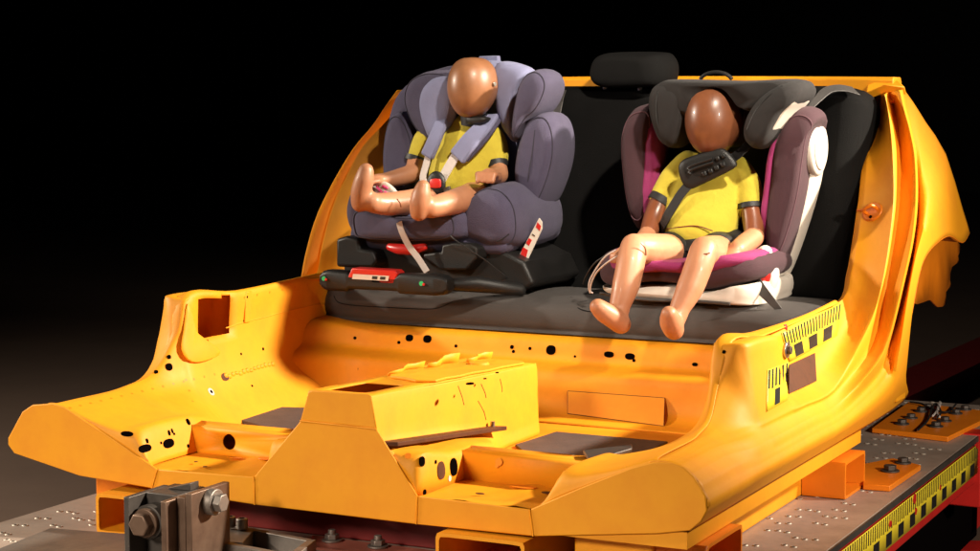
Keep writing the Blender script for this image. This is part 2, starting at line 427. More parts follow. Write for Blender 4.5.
PR = [
 [(838, 301), (842, 300), (848, 333), (858, 346), (866, 358), (875, 366), (880, 372), (890, 388), (903, 402)],
 [(846, 275), (851, 272), (862, 292), (874, 310), (880, 322), (888, 337), (891, 342), (898, 358), (906, 375)],
 [(851, 249), (856, 247), (868, 258), (884, 265), (890, 272), (900, 287), (904, 290), (907, 302), (912, 315)],
 [(856, 215), (861, 215), (874, 215), (890, 220), (898, 225), (910, 240), (914, 243), (915, 260), (919, 277)],
 [(859, 195), (864, 195), (876, 193), (892, 192), (901, 194), (914, 200), (919, 203), (923, 230), (926, 256)],
 [(862, 160), (867, 160), (879, 158), (891, 155), (902, 155), (913, 158), (918, 160), (930, 203), (938, 242)],
 [(864, 135), (869, 133), (880, 131), (889, 130), (899, 129), (908, 130), (913, 131), (936, 186), (950, 235.5)],
 [(866, 112), (871, 110), (879, 109), (886, 108), (895, 108), (902, 108), (908, 108), (944, 172), (963, 242)],
 [(866, 98), (871, 96), (878, 95), (883, 94), (890, 92), (898, 90), (905, 89), (946, 154), (970, 232)]]
for ri, r in enumerate(PR):
    row = []
    for ci, (px, py) in enumerate(r):
        xx, fc = xo(py)
        xx -= INS[ci] * fc
        if ci == 8 and ri == 0: xx = .785
        if ci == 8 and ri == 1: xx = .82
        if ci == 7 and ri == 0: xx = .825
        row.append(at(px, py, x=xx))
    rows.append(row)
SIDE = rows
def ribbed(row, k):
    c = row; n = Vector((.75, -.65, 0)) * k
    L = lambda i, t: c[i].lerp(c[i + 1], t)
    return [c[0], L(0, .5) + n * .3, c[1], L(1, .3) - n * .4, c[2] - n * .2, L(2, .82), c[3] + n, L(3, .3) + n, L(3, .6) - n * .5, c[4] - n * .6, L(4, .8), c[5] + n, L(5, .45) + n, c[6] - n * .9, L(6, .2), L(6, .5), c[7], L(7, .7), c[8]]
KR = [0] * 3 + [.001] * 3 + [.002] * 7 + [.004, .006] + [.007] * 7
def sidepanel(rows, lab):
    g = lerps([ribbed(r, KR[i]) for i, r in enumerate(rows)], 5)
    if 'purple' in lab: g = [[leftz(mx(p)) for p in r] for r in g]
    g = [crom(r, 2) for r in g]
    return obj('side_panel', loft(g), PAINT, body, smooth=70, solid=.004, label=lab)
def leftz(p):
    if p.z > .15 and .3 < p.y < 1.3:
        k = min(1, (p.z - .15) / .13) * min(1, (p.y - .3) / .12) * min(1, (1.3 - p.y) / .3)
        p = p + Vector((0, 0, .028 * k))
    return p
sideR = sidepanel(SIDE, 'orange sill and door frame carrying the yellow scale tapes')
sideL = sidepanel(SIDE, 'orange sill and door frame behind the purple child seat')
# flange lip round the wheel arch and the wheelhouse behind it
for fn, lab in ((lambda p: p, 1), (mx, 0)):
    arch = [fn(r[8]) for r in SIDE[-7:]]
    arch = crom(arch, 4)
    s = -1 if fn(Vector((.8, 0, 0))).x > 0 else 1
    inner = [p + Vector((s * .16, -.01, .012 * math.sin(i * 1.3))) for i, p in enumerate(arch)]
    obj('wheelhouse', loft(lerps([arch, [p.lerp(q, .5) + Vector((0, 0, .006)) for p, q in zip(arch, inner)], inner], 3)), TUBEP, body, smooth=60, solid=.003)
    pts = [(913, 303), (918, 279), (926, 256), (938, 243), (950, 237), (961, 246), (958, 256), (959, 262), (952, 267), (950, 280), (951, 286), (946, 292), (946, 304), (938, 307), (931, 300), (924, 302)]
    poly = [fn(at(a, b, x=.735)) for a, b in pts]
    obj('wheelhouse_edge', plate(crom(poly, 2, True)), TUBEP, body, solid=.005)
# ---- inner sills
IS = {.03: [(.702, .1435), (.69, .1435), (.62, .118), (.55, .104), (.505, .098), (.478, .028)],
 .19: [(.702, .1465), (.69, .1455), (.62, .122), (.55, .105), (.508, .099), (.482, .028)],
 .24: [(.702, .152), (.69, .151), (.63, .122), (.555, .10), (.512, .092), (.485, .026)],
 .32: [(.697, .170), (.683, .168), (.645, .13), (.58, .10), (.53, .075), (.495, .024)],
 .385: [(.69, .23), (.672, .228), (.655, .16), (.61, .11), (.55, .06), (.51, .022)],
 .44: [(.70, .312), (.665, .311), (.662, .215), (.63, .125), (.57, .06), (.525, .02)],
 .64: [(.70, .300), (.665, .300), (.668, .22), (.645, .13), (.585, .06), (.545, .02)],
 .95: [(.70, .305), (.688, .304), (.69, .235), (.672, .13), (.61, .06), (.565, .02)],
 1.15: [(.72, .32), (.705, .32), (.70, .24), (.68, .13), (.63, .06), (.585, .02)]}
INNER = {}
for sgn, px in ((1, [(660, 462), (653, 462.2), (631, 468), (580, 488), (555, 499), (530.3, 509.5)]), (-1, [(46, 403.5), (55, 403.5), (82, 418), (110, 437), (133, 453), (157, 469.5)])):
    rr = [crom([Q(a, b, 0) + Vector((0, .003, -.001)) for a, b in px], 5)]
    for y, sec in IS.items():
        r = crom([Vector((a, y, b)) for a, b in sec], 5)
        if sgn < 0: r = [leftz(mx(p)) for p in r]
        rr.append(r)
    rr = lerps(rr, 6)
    v, f = loft(rr)
    if sgn < 0:
        f = [q for q in f if not (.472 < sum(v[i].y for i in q) / 4 < .60 and .235 < sum(v[i].z for i in q) / 4 < .327)]
    INNER[sgn] = obj('inner_sill', (v, f), PAINT, body, smooth=50, solid=.002)
ISL = INNER[-1]
# frame round the opening in the pillar stump, strip, crease, holes on the inner sill seen behind the front floor
XW = mx((.665, 0, 0)).x
def W_(px, py, d=.0): return at(px, py, x=XW + d)
obj('stiffener', pillow([W_(186, 303, -.002), W_(182, 330, .0), (W_(180, 350, .004)), W_(190, 362, .012), W_(207, 360, .014), W_(219, 352, .008), W_(205, 340, .002), W_(194, 331, .0), W_(190, 318, -.002)], (.009, 0, 0), .3, 7, 3), PAINT, body)
def on(px, py, d=.002):
    p, n = hit(ISL, px, py)
    if p is None: p, n = W_(px, py), Vector((1, 0, 0))
    return p + n * d
obj('seam_strip', prism([on(244.5, 290.5, -.004), on(243.5, 323, -.004), on(249.5, 322, -.004), on(250.5, 289.5, -.004)], (.008, 0, 0)), PAINT, body, bevel=.002)
obj('panel_crease', tube([on(a, b, -.0005) for a, b in ((226, 328), (243, 322.5), (262, 318), (280, 313), (305, 307), (330, 302))], .0018, 6), PAINT, body)
for (px, py, r) in ((247, 297, .003), (247, 310, .003), (244, 321, .004), (206, 336, .005), (207, 342, .006), (193, 340, .004), (169, 357, .005), (169, 367, .009), (156, 372, .005), (263, 349, .004), (241, 354, .003), (230, 378, .002), (252, 386, .003)):
    pdisc('hole', ISL, px, py, r, DARK, body)
# ragged bead of sealer with a torn slot on the inner sill
g = []
for i in range(14):
    g.append(ell(on(226 + i * 3.6, 376.5 - i * .95 + random.uniform(-1, 1), -.001), (.005, .010, .005 + random.uniform(0, .003)), 8, 6))
obj('seam_sealer', join(*g), PAINT, body)
pdisc('torn_slot', ISL, 225, 377, .016, RUST_SHADE, body, .010)
pdisc('bolt_eye', ISL, 211, 392, .010, WHITE, body)
pdisc('hole', ISL, 211, 392, .0045, DARK, body, h=.002)
# wall with slots next to the front floor
for (px, py, r, ry) in ((145, 448.5, .020, .0085), (168.5, 443.5, .020, .010), (127, 434, .015, .006), (147, 441, .0035, .0055), (169, 433, .004, .0065), (172, 431, .003, .0055), (161, 443, .003, .003), (188, 422, .006, .008), (188, 446, .004, .004), (174, 434, .003, .003)):
    pdisc('slot', ISL, px, py, r, DARK, body, ry)
for (x0, y0), (x1, y1), n in (((70, 408), (225, 372), 15), ((232, 300), (320, 282), 7), ((186, 380), (196, 412), 3)):
    for i in range(n):
        pdisc('spot_weld', ISL, x0 + (x1 - x0) * i / n, y0 + (y1 - y0) * i / n, .0032, TUBEP, body, h=.0002)
# ---- floors
FLZ = .026
for x0, x1, nm in ((-.452, -.165, 0), (.195, .49, 1)):
    n = 16; rr = []
    for j in range(13):
        y = .004 + .19 * j / 12
        row = []
        for i in range(n + 1):
            u = i / n; x = x0 + (x1 - x0) * u
            z = FLZ + .0035 * math.exp(-((u - .35 - .25 * j / 12) / .07) ** 2) + .003 * math.exp(-((u - .75 + .15 * j / 12) / .06) ** 2) - .006 * math.exp(-(((u - .5) / .2) ** 2 + ((j - 6) / 3.0) ** 2))
            row.append(Vector((x, y, z)))
        rr.append(row)
    obj('front_floor_pan', loft(rr), PAINT, body, smooth=60)
obj('rear_floor_pan', ([(-.56, .27, .02), (.6, .27, .02), (.62, .93, .02), (-.58, .93, .02)], [(0, 1, 2, 3)]), PAINT, body, smooth=0)
for (px, py, r, ry) in ((266, 459, .02, .007), (290, 462, .022, .008), (236, 458, .018, .005), (295, 470, .008, .004), (196, 462, .004, .003), (205, 467, .005, .003), (523, 487, .03, .009), (548, 493, .014, .006), (480, 494, .01, .004)):
    p = at(px, py, z=FLZ + .004)
    obj('drain_pad', prism(oval(p, (r, 0, 0), (0, ry * 1.6, 0), 12), (0, 0, .0012)), RUST_SHADE if r < .016 else TUBEP, body, bevel=.0005)
# cross members (front wall with a hole, flat top)
for x0, x1, zt, hole in ((-.486, -.12, .084, (-.365, .056, .017)), (.19, .52, .084, None)):
    y = .196
    hs = [oval((hole[0], y, hole[1]), (hole[2], 0, 0), (0, 0, hole[2]), 18)] if hole else []
    obj('cross_member', plate([(x0, y, FLZ - .005), (x1, y, FLZ - .005), (x1, y + .004, zt - .008), (x1, y + .008, zt), (x0, y + .008, zt), (x0, y + .004, zt - .008)], hs), PAINT, body, solid=.003, smooth=30)
    obj('cross_member_top', loft([[(x0, y + .008, zt), (x1, y + .008, zt)], [(x0, y + .06, zt + .001), (x1, y + .06, zt + .001)], [(x0, y + .08, .02), (x1, y + .08, .02)]]), PAINT, body, solid=.003)
obj('panel_patch', prism([at(583, 454, z=.09), at(632, 448, z=.10), at(632, 452, z=.10), at(590, 464, z=.09)], (0, 0, .008)), DSTEEL, body, bevel=.002)
for (px, py, r) in ((499, 462, .008), (567, 478, .007), (497, 466, .004)):
    obj('weld_spot', disc(at(px, py, y=.194), (0, -1, .1), r), WHITE if 0 else PAINT, body)
# ---- centre tunnel
RS = {.005: [(.1, .2195), (.104, .205), (.112, .156), (.124, .137), (.15, .102), (.177, .064), (.192, .044), (.203, .028)],
 .022: [(.1, .219), (.104, .204), (.112, .154), (.119, .124), (.15, .112), (.188, .106), (.203, .094), (.207, .026)],
 .1: [(.101, .216), (.105, .20), (.112, .15), (.119, .118), (.15, .106), (.19, .10), (.205, .088), (.209, .026)],
 .16: [(.102, .212), (.106, .197), (.112, .147), (.119, .11), (.15, .094), (.19, .089), (.205, .078), (.209, .026)],
 .28: [(.104, .206), (.107, .19), (.113, .14), (.119, .10), (.15, .09), (.19, .085), (.205, .074), (.209, .026)],
 .4: [(.107, .20), (.109, .185), (.115, .13), (.119, .085), (.14, .072), (.168, .066), (.178, .056), (.182, .024)],
 .52: [(.109, .195), (.111, .18), (.116, .125), (.118, .08), (.12, .06), (.122, .05), (.125, .04), (.130, .022)],
 .74: [(.112, .188), (.115, .174), (.118, .12), (.119, .08), (.12, .06), (.121, .05), (.123, .04), (.126, .022)],
 .76: [(.10, .186), (.104, .172), (.106, .12), (.106, .08), (.106, .06), (.106, .05), (.106, .04), (.106, .022)]}
rr = [[Vector((a, y, b)) for a, b in s] for y, s in RS.items()]
TSR = obj('tunnel_side', loft([crom(r, 2) for r in lerps(rr, 3)]), PAINT, body, smooth=50, solid=.003)
rl = [[Vector((2 * .028 - p.x, p.y, p.z)) for p in r] for r in rr]
obj('tunnel_side', loft([crom(r, 2) for r in lerps(rl, 3)]), PAINT, body, smooth=50, solid=.003)
def topz(y): return .2195 - .0425 * y
ho = [Vector((at(a, b, z=.2).x, at(a, b, z=.212).y, 0)) for a, b in ((338, 392), (346, 387), (377, 389), (373, 393.6))]
ho = [Vector((-.022, .035, 0)), Vector((-.022, .20, 0)), Vector((.07, .20, 0)), Vector((.07, .035, 0))]
def rnd(pl, k=.25):
    out = []
    for i, p in enumerate(pl):
        a, b = pl[i - 1], pl[(i + 1) % len(pl)]
        out += [p.lerp(a, k * .5), p.lerp(a, k * .15).lerp(p.lerp(b, k * .15), .5), p.lerp(b, k * .5)]
    return out
ho = rnd(ho, .35)
for p in ho: p.z = topz(p.y)
tp_ = [Vector((x, y, topz(y))) for x, y in ((-.044, .006), (.1, .006), (.102, .16), (.107, .4), (.112, .75), (-.056, .75), (-.051, .4), (-.046, .16))]
obj('tunnel_top', plate(tp_, [ho]), PAINT, body, solid=.003, smooth=30)
obj('tunnel_dark_sheet', box(-.03, .08, .02, .74, .02, .024), DARK, body, smooth=0)  # black sheet painted for the shade inside the open tunnel
# bracket plate with ragged raised edge on top of the tunnel
tb = [(.106, .27), (.07, .245), (.03, .27), (-.01, .28), (-.045, .34), (-.05, .55), (-.045, .70), (.02, .735), (.09, .73), (.109, .70), (.103, .60), (.108, .52), (.101, .45), (.107, .38), (.10, .33)]
obj('tunnel_bracket', prism([Vector((a, b, topz(b) + .001)) for a, b in tb], (0, 0, .006)), PAINT, body, bevel=.002)
for (x_, y0, y1, h0, h1) in ((-.03, .30, .45, .006, .018), (-.02, .46, .60, .014, .024), (.0, .61, .73, .012, .018)):
    n = 6; rr = [[], []]
    for i in range(n + 1):
        t = i / n; y = y0 + (y1 - y0) * t
        rr[0].append(Vector((x_ + .01 * math.sin(t * 7), y, topz(y) + .004)))
        rr[1].append(Vector((x_ + .01 * math.sin(t * 7) + .006, y, topz(y) + .006 + h0 + (h1 - h0) * t + random.uniform(-.002, .003))))
    obj('torn_flange', loft(rr), PAINT, body, solid=.002, smooth=60)
g = []
for pts in ([(458, 386), (462, 397), (464, 405)], [(478, 401), (484, 412), (486, 420)], [(481, 384), (485, 393), (486, 398)], [(500, 379), (502, 388), (502, 392)]):
    pp = [hit(TSR, a, b)[0] for a, b in pts]
    obj('sheet_cut', tube([p for p in pp if p], .0011, 5), RUST_SHADE, body)
for (px, py, r) in ((470, 384, .009), (485, 379, .004), (497, 373, .004)):
    obj('hole', disc(at(px, py, z=.2065), (0, -.1, 1), r), DARK, body, smooth=0)
obj('bracket_boss', tube([Vector((.04, .6, .196)), Vector((.04, .6, .206))], [.03, .022], 18), PAINT, body)
# holes in the lower tunnel wall; the white disc paints a glare dot
for (px, py, r, m_) in ((422, 461.5, .010, DARK), (435.5, 462, .004, DARK), (441, 470.5, .0165, RUST_SHADE), (453.5, 467, .0165, DARK), (424.5, 492.5, .006, DARK), (449.5, 478.5, .006, WHITE), (408, 456, .006, TUBEP)):
    pdisc('hole', TSR, px, py, r, m_, body, r * (1.1 if r > .012 else 1))
pdisc('hole', TSR, 505.5, 452, .010, DARK, body)
# flat bar lying on the tunnel shoulder
A, B = at(387, 442, x=.135), at(499, 426, x=.135)
bar = thing('flat_steel_bar', 'dark flat steel bar lying along the shoulder of the orange tunnel', 'steel bar', tuple(A.lerp(B, .5)))
d = (B - A); s_ = Vector((.034, .012, 0))
obj('bar', prism([A - s_ * .5, A + s_ * .6, B + s_ * .5, B - s_ * .5], (0, 0, -.009)), RUST_SHADE, bar, bevel=.0015)
obj('pin', cyl(B + Vector((-.006, -.02, 0)), B + Vector((-.006, -.02, .013)), .005, 12), BOLT, bar)
# ---- kick panel under the bench
prof = [(.90, .0205), (.95, .026), (.978, .045), (.99, .075), (.996, .122), (1.012, .137), (1.035, .147), (1.044, .16), (1.049, .185), (1.06, .203), (1.10, .209), (1.25, .21)]
rr = []
xs = [-.66, -.645, -.62, -.585, -.55, -.50] + [-.42 + .08 * i for i in range(11)] + [.46, .53, .575, .61, .64, .665]
for x in xs:
    e = max(0, (-.50 - x) / .16) if x < 0 else max(0, (x - .46) / .2)
    sh = -.20 * e ** 1.8
    rr.append([Vector((x, y + sh * (1 - i / (len(prof) - 1)) ** .8 + .0, z + (.012 * e if z > .1 else .02 * e))) for i, (y, z) in enumerate(prof)])
KPO = obj('kick_panel', loft([crom(r, 3) for r in lerps(rr, 2)]), PAINT, body, smooth=60, solid=.003, soff=1)
KP = [hit(KPO, *q)[0] + Vector((0, -.001, 0)) for q in ((568, 391), (665, 398), (664, 426), (568, 413.5))]
obj('access_panel', prism(KP, (0, -.0012, 0)), PAINT, body, bevel=.0015)
g = [tube([KP[i] + Vector((0, -.0005, 0)), KP[(i + 1) % 4] + Vector((0, -.0005, 0))], .0009, 6) for i in range(4)]
obj('panel_joint', join(*g), RUST_SHADE, body)
obj('sealing_line', tube([at(328 + 30, 368, y=.99), at(358, 385, y=.99)], .0012, 6), RUST_SHADE, body)
for (px, py, r, ry) in ((355, 338, .004, .004), (399, 342.5, .0045, .004), (409.5, 338, .011, .009), (427.5, 339, .012, .010), (456, 346, .004, .004), (512, 347, .005, .005), (513.5, 351.5, .004, .004), (530, 348.5, .004, .004), (551, 350, .013, .012), (575, 356.5, .003, .003), (609, 354.5, .013, .0075), (630, 356.5, .013, .008), (634, 360.5, .004, .004), (695, 364.5, .007, .0045)):
    pdisc('hole', KPO, px, py, r, DARK, body, ry)
pdisc('slot', KPO, 598, 432, .022, RUST_SHADE, body, .006)
# ---- rear: cross bar, parcel panel, shelf behind the bench
yb = 1.66
a0, a1 = -.66, at(896, 80, y=yb).x
obj('rear_crossbar', loft([[Vector((x, yb + dy, .843 + dz + .004 * math.sin((x + .6) * 2.4))) for dy, dz in ((-.03, -.035), (-.03, .004), (-.02, .012), (.05, .012), (.06, 0), (.06, -.035))] for x in [a0 + (a1 - a0) * i / 14 for i in range(15)]], True, True), PAINT, body, smooth=40, bevel=.003)
obj('rear_bulkhead', box(-.66, .69, yb + .0, yb + .01, .05, .80), TUBEP, body)
obj('corner_gusset', prism([at(866, 93, y=1.60), at(884, 84, y=1.60), at(905, 87, y=1.64), at(898, 80, y=1.66), at(878, 78, y=1.66), at(868, 80, y=1.65)], (0, .02, -.02)), PAINT, body, bevel=.003)
# latch striker on the right door frame
c, cn = hit(sideR, 873, 212)
ca_ = Vector((0, 0, 1)).cross(cn).normalized(); cb_ = cn.cross(ca_)
def cc(u, v, h): return c + ca_ * u + cb_ * v + cn * h
obj('striker_plate', prism([cc(.03 * math.cos(t * math.pi / 8), .026 * math.sin(t * math.pi / 8), -.002) for t in range(16)], cn * .008), TUBEP, body, bevel=.003)
obj('striker_loop', tube(crom([cc(-.012, -.008, .004), cc(-.012, -.006, .022), cc(.010, .006, .024), cc(.012, .008, .004)], 4), .0045, 8), TUBEP, body)
obj('hole', disc(cc(.004, -.016, .006), cn, .004), DARK, body)
obj('striker_pin', tube([cc(-.026, .004, .003), cc(-.048, .0, .003)], .003, 8), TUBEP, body)
for (px, py) in ((874, 104), (893, 102)):
    p, n = hit(sideR, px, py)
    if p: obj('weld_patch', ell(p, (.006, .022, .006), 12, 6), PAINT, body)
# scale tapes, opening as painted shade and bolt on the rear door sill
tape_px(body, sideR, (789, 362), (837, 336), (841, 303), (781, 333), 20, [(.14, .30), (.42, .58), (.70, .87)])
tape_px(body, sideR, (766, 412), (787, 400), (788, 362), (767, 370), 6, [(.38, .62)])
qp = [hit(sideR, *q)[0] for q in ((788.5, 365), (814.5, 353), (816, 381), (788.5, 394))]
obj('sill_opening_shade', prism(qp, (.0022, -.001, .0005)), RUST_SHADE, body, bevel=.0005)  # flat brown plate paints the shaded inside of the opening
bp_, bn = hit(sideR, 785.5, 350)
obj('washer', cyl(bp_, bp_ + bn * .006, .018, 18), BOLT, body, bevel=.001)
obj('bolt_head', hexa(bp_ + bn * .006, bp_ + bn * .014, .010), DSTEEL, body, bevel=.001)
obj('clip', pillow(QL(.80, (780, 328), (784, 324), (785, 331), (782, 333)), (.006, .006, 0), .5, 5, 2), RED, body)
pdisc('hole', sideR, 724, 352, .004, DARK, body)
p1_, p2_ = SIDE[-9][8], SIDE[-8][8]
obj('jacking_tab', prism([at(a, b, x=.80) for a, b in ((894, 374), (903, 371), (906, 374), (905.5, 399), (897, 403))], (-.012, 0, 0)), PAINT, body, bevel=.004)
pe = Q(64, 466, .02)
obj('drain_tube', tube([pe + Vector((0, .0, .01)), pe + Vector((0, 0, -.006))], [.016, .012], 14), RUST_SHADE, body)
# ---- support tubes under the body
def rect_tube(axis, a0, a1, b0, b1, z0, z1, m=TUBEP, t=.007):
    def ring(s, i):
        q = [(b0 + i, z0 + i), (b1 - i, z0 + i), (b1 - i, z1 - i), (b0 + i, z1 - i)]
        pl = rnd([Vector((0, a, b)) for a, b in q], .22)
        return [Vector((s, p.y, p.z)) if axis == 'x' else Vector((p.y, s, p.z)) for p in pl]
    return obj('support_tube', loft([ring(a1, t), ring(a0, t), ring(a0, 0), ring(a1, 0), ring(a1, t)], True), m, body, smooth=40)
rect_tube('x', .683, .785, .995, 1.168, DZ + .001, -.031)
rect_tube('x', .683, .785, .06, .262, DZ + .001, -.022)
rect_tube('y', -.03, 2.0, .262, .452, DZ + .001, -.032, PAINT)
rect_tube('y', -.03, 2.0, -.555, -.365, DZ + .001, -.032, PAINT)
obj('support_beam', box(.52, .681, .05, 1.1, DZ + .001, -.024), PAINT, body, bevel=.004)
obj('support_beam', box(-.735, -.56, .20, 2.2, DZ + .001, .01), TUBEP, body, bevel=.004)
obj('sill_underside', box(.45, .765, .006, 1.2, -.02, .012), PAINT, body)
obj('sill_underside', box(-.72, -.42, .05, 1.2, -.004, .018), PAINT, body)
# ================================================================== floor mats
def slab(name, px, z, th, m, **k):
    poly = [at(a, b, z=z) for a, b in px]
    c = sum(poly, Vector()) / len(poly)
    return obj(name, prism(poly, (0, 0, th)), m, bevel=.002, base=tuple(c), **k)
slab('floor_mat', [(237, 419), (258, 406), (318, 408), (322, 438), (290, 434)], .046, -.0255, MATM, label='dark floor mat in the footwell below the purple child seat', cat='floor mat')
slab('floor_mat', [(515, 447), (556, 434), (668, 444), (626, 464), (585, 462), (530, 460)], .021, .006, MATM, label='dark floor mat in the footwell below the magenta booster seat', cat='floor mat')
# ================================================================== rear bench
bench = thing('rear_bench_seat', 'black upholstered rear bench seat with one headrest behind the child seats', 'bench seat', (XC, 1.1, .21))
cprof = [(1.45, .30), (1.30, .312), (1.18, .312), (1.105, .300), (1.078, .275), (1.07, .245), (1.078, .222), (1.10, .212), (1.45, .214)]
rr = []
for x in [-.70, -.694, -.675, -.64, -.58] + [-.5 + .1 * i for i in range(11)] + [.58, .64, .675, .69]:
    e = 0
    if x < -.58: e = ((-.58 - x) / .12) ** 2.2
    if x > .58: e = ((x - .58) / .11) ** 2.2
    wv = .004 * math.sin(x * 9) - .01 * math.exp(-((x - .02) / .12) ** 2)
    rr.append([Vector((x, y + .05 * e * (1 if y < 1.4 else 0), .262 + (z - .262 + (wv if z > .28 else 0)) * (1 - .35 * e))) for y, z in cprof])
CUSH = obj('cushion', loft([crom(r, 4) for r in lerps(rr, 2)], True, True) if 0 else loft([crom(r, 4) for r in rr], False, False), SEATT, bench, smooth=180, subsurf=1)
def seam(pts, surf, name='seam', r=.0011, m=None):
    pp = [hit(surf, a, b)[0] for a, b in pts]
    pp = [p for p in pp if p]
    if len(pp) > 2: obj(name, tube(crom(pp, 3), r, 6), m or SEATF, bench)
seam([(334, 296), (338, 302), (350, 305), (380, 307), (420, 309), (438, 308), (452, 302), (462, 296)], CUSH)
seam([(443, 309), (444, 320), (445, 330)], CUSH)
seam([(571, 297), (578, 308), (592, 312)], CUSH)
seam([(640, 345), (640, 330)], CUSH)
seam([(700, 322), (720, 318), (745, 311), (757, 308)], CUSH, m=GREYWEB)
def brow(x, bol):   # profile of the backrest at x
    return [Vector((x, y - bol * (1 if 1 <= i <= 6 else .5), z)) for i, (y, z) in enumerate([(1.44, .27), (1.455, .36), (1.475, .48), (1.50, .60), (1.525, .70), (1.545, .78), (1.56, .815), (1.59, .832), (1.625, .825), (1.645, .79), (1.645, .5), (1.62, .27)])]
rr = []
for x, bol, dz in [(-.685, .0, -.06), (-.67, .04, -.02), (-.63, .06, 0), (-.57, .04, 0), (-.48, .0, .0), (-.36, -.01, 0), (-.26, .0, 0), (-.245, .008, 0), (-.235, -.008, 0), (-.225, .01, 0), (-.12, .012, 0), (0, .004, 0), (.12, 0, 0), (.3, -.01, 0), (.45, .0, 0), (.52, .03, 0), (.58, .065, 0), (.64, .07, -.005), (.68, .045, -.02), (.692, .0, -.06)]:
    r = brow(x, bol)
    rr.append([p + Vector((0, 0, dz * max(0, (p.z - .3) / .5))) for p in r])
obj('backrest', loft([crom(r, 3, True) for r in rr], True, True), SEATF, bench, smooth=180, subsurf=1)
p = [Q(a, b, 1.50) for a, b in ((582, 80), (583, 65), (590, 56), (605, 54), (640, 54), (652, 57), (658, 70), (655, 86), (640, 89), (595, 89))]
hr = obj('headrest', pillow(p, (.03, .14, .012), .32, 11, 4, e2=1.0), SEATF, bench, smooth=180)
for px in (605, 640):
    a = Q(px, 90, 1.57); obj('headrest_post', cyl(a + Vector((0, 0, -.06)), a + Vector((0, 0, .02)), .007, 10), BOLT, hr)
for pts in ([(566, 95), (563, 130), (562, 180), (561, 240)], [(578, 93), (572, 130), (570, 180)]):
    obj('seam', tube(crom([Q(a, b, 1.472 + (.0006 * (200 - b) if 0 else 0) + (295 - b) * .00045 - .012) for a, b in pts], 4), .0015, 6), CHAR, bench)
# ================================================================== purple child seat
cs = thing('child_seat', 'purple and lavender child car seat with white harness and black base', 'child seat', (-.38, 1.2, .31))
def pil(name, y, d, m, parent, *px, e=.5, k=4, rings=9, dv=None, e2=None, label=None, pipe=None, sub=True):
    o_ = obj(name, pillow(QL(y, *px), dv or (0, d, 0), e, rings, k, e2=e2), m, parent, smooth=180, label=label)
    if pipe:
        ol = crom(QL(y, *px), 4, True); c_ = sum(ol, Vector()) / len(ol); th = math.radians(-52)
        D = Vector(dv or (0, d, 0)); s1 = math.cos(th) ** e; h1_ = -abs(math.sin(th)) ** (e2 or .9)
        ring = [c_ + (p - c_) * s1 + D * (.5 + .5 * h1_) for p in ol]
        obj('piping', tube(ring + ring[:1], .0016, 6, caps=False), pipe, o_ if sub else parent)
    return o_
# base
bs = obj('base', join(prism(QL(1.06, (336, 239), (346, 236), (358, 239), (359, 249), (372, 251), (377, 262), (372, 268), (336, 267)), (0, .35, 0))), BLACK, cs, bevel=.008, seg=3)
obj('base_block', prism(QL(1.06, (442, 245), (452, 243), (470, 244), (477, 248), (477, 258), (466, 270), (440, 270), (430, 262), (423, 258), (423, 254), (441, 252)), (0, .3, 0)), BLACK, cs, bevel=.008, seg=3)
obj('base_frame', prism(QL(1.12, (340, 238), (476, 241), (505, 252), (524, 262), (534, 284), (520, 292), (400, 292), (345, 288)), (0, .3, 0)), BLACK, cs, bevel=.01, seg=3)
obj('base_foot', tube([Q(454, 284, 1.02), Q(478, 284, 1.04), Q(520, 290, 1.12)], [.016, .02, .016], 14, round_ends=True), BLACK, cs)
obj('recline_handle', tube([Q(390, 247, 1.07), Q(398, 249, 1.065), Q(414, 250, 1.065), Q(424, 247, 1.07)], [.010, .014, .014, .010], 12, round_ends=True), RED, cs)
# connector bar with red lock
A, B = Q(327, 279.5, .99), Q(446, 285, .99)
def barsec(c, h): return [c + Vector((0, dy * .022, dz * h)) for dy, dz in ((-1, -.7), (-1, .7), (-.7, 1), (.7, 1), (1, .7), (1, -.7), (.7, -1), (-.7, -1))]
cb = obj('connector_bar', loft([barsec(A.lerp(B, t), h) for t, h in ((-.03, .014), (0, .024), (.03, .027), (.2, .027), (.22, .020), (.62, .020), (.64, .026), (.93, .027), (1.0, .024), (1.04, .014))], True, True), BLACK, cs, bevel=.003)
lk = obj('lock_cover', prism([p + Vector((0, -.012, 0)) for p in QL(.98, (354, 267.5), (397, 270), (400, 273), (396, 284), (349, 281.5), (349, 279))], (0, .04, 0)), RED, cs, bevel=.003, label='red lock cover with white label strip')
lp = QL(.9665, (353, 274), (389, 276), (388, 281), (352, 279))
obj('label_strip', prism(lp, (0, .002, 0)), LABELW, lk, smooth=0)
for u in (.62, .84):
    a = lp[0].lerp(lp[1], u); b = lp[3].lerp(lp[2], u); w_ = (lp[1] - lp[0]) * .07
    obj('label_mark', prism([a.lerp(b, .2) - w_, a.lerp(b, .2) + w_, a.lerp(b, .8) + w_, a.lerp(b, .8) - w_], (0, -.0008, 0)), INK, lk, smooth=0)
for px, py in ((324, 278.5), (421.5, 283.5)):
    c = Q(px, py, .967); obj('indicator', disc(c, (0, -1, .1), .006, 12, h=.002), GREEN, cb)
    obj('indicator_light', disc(c + Vector((.007, 0, -.002)), (0, -1, .1), .0035, 10, h=.003), RED, cb)
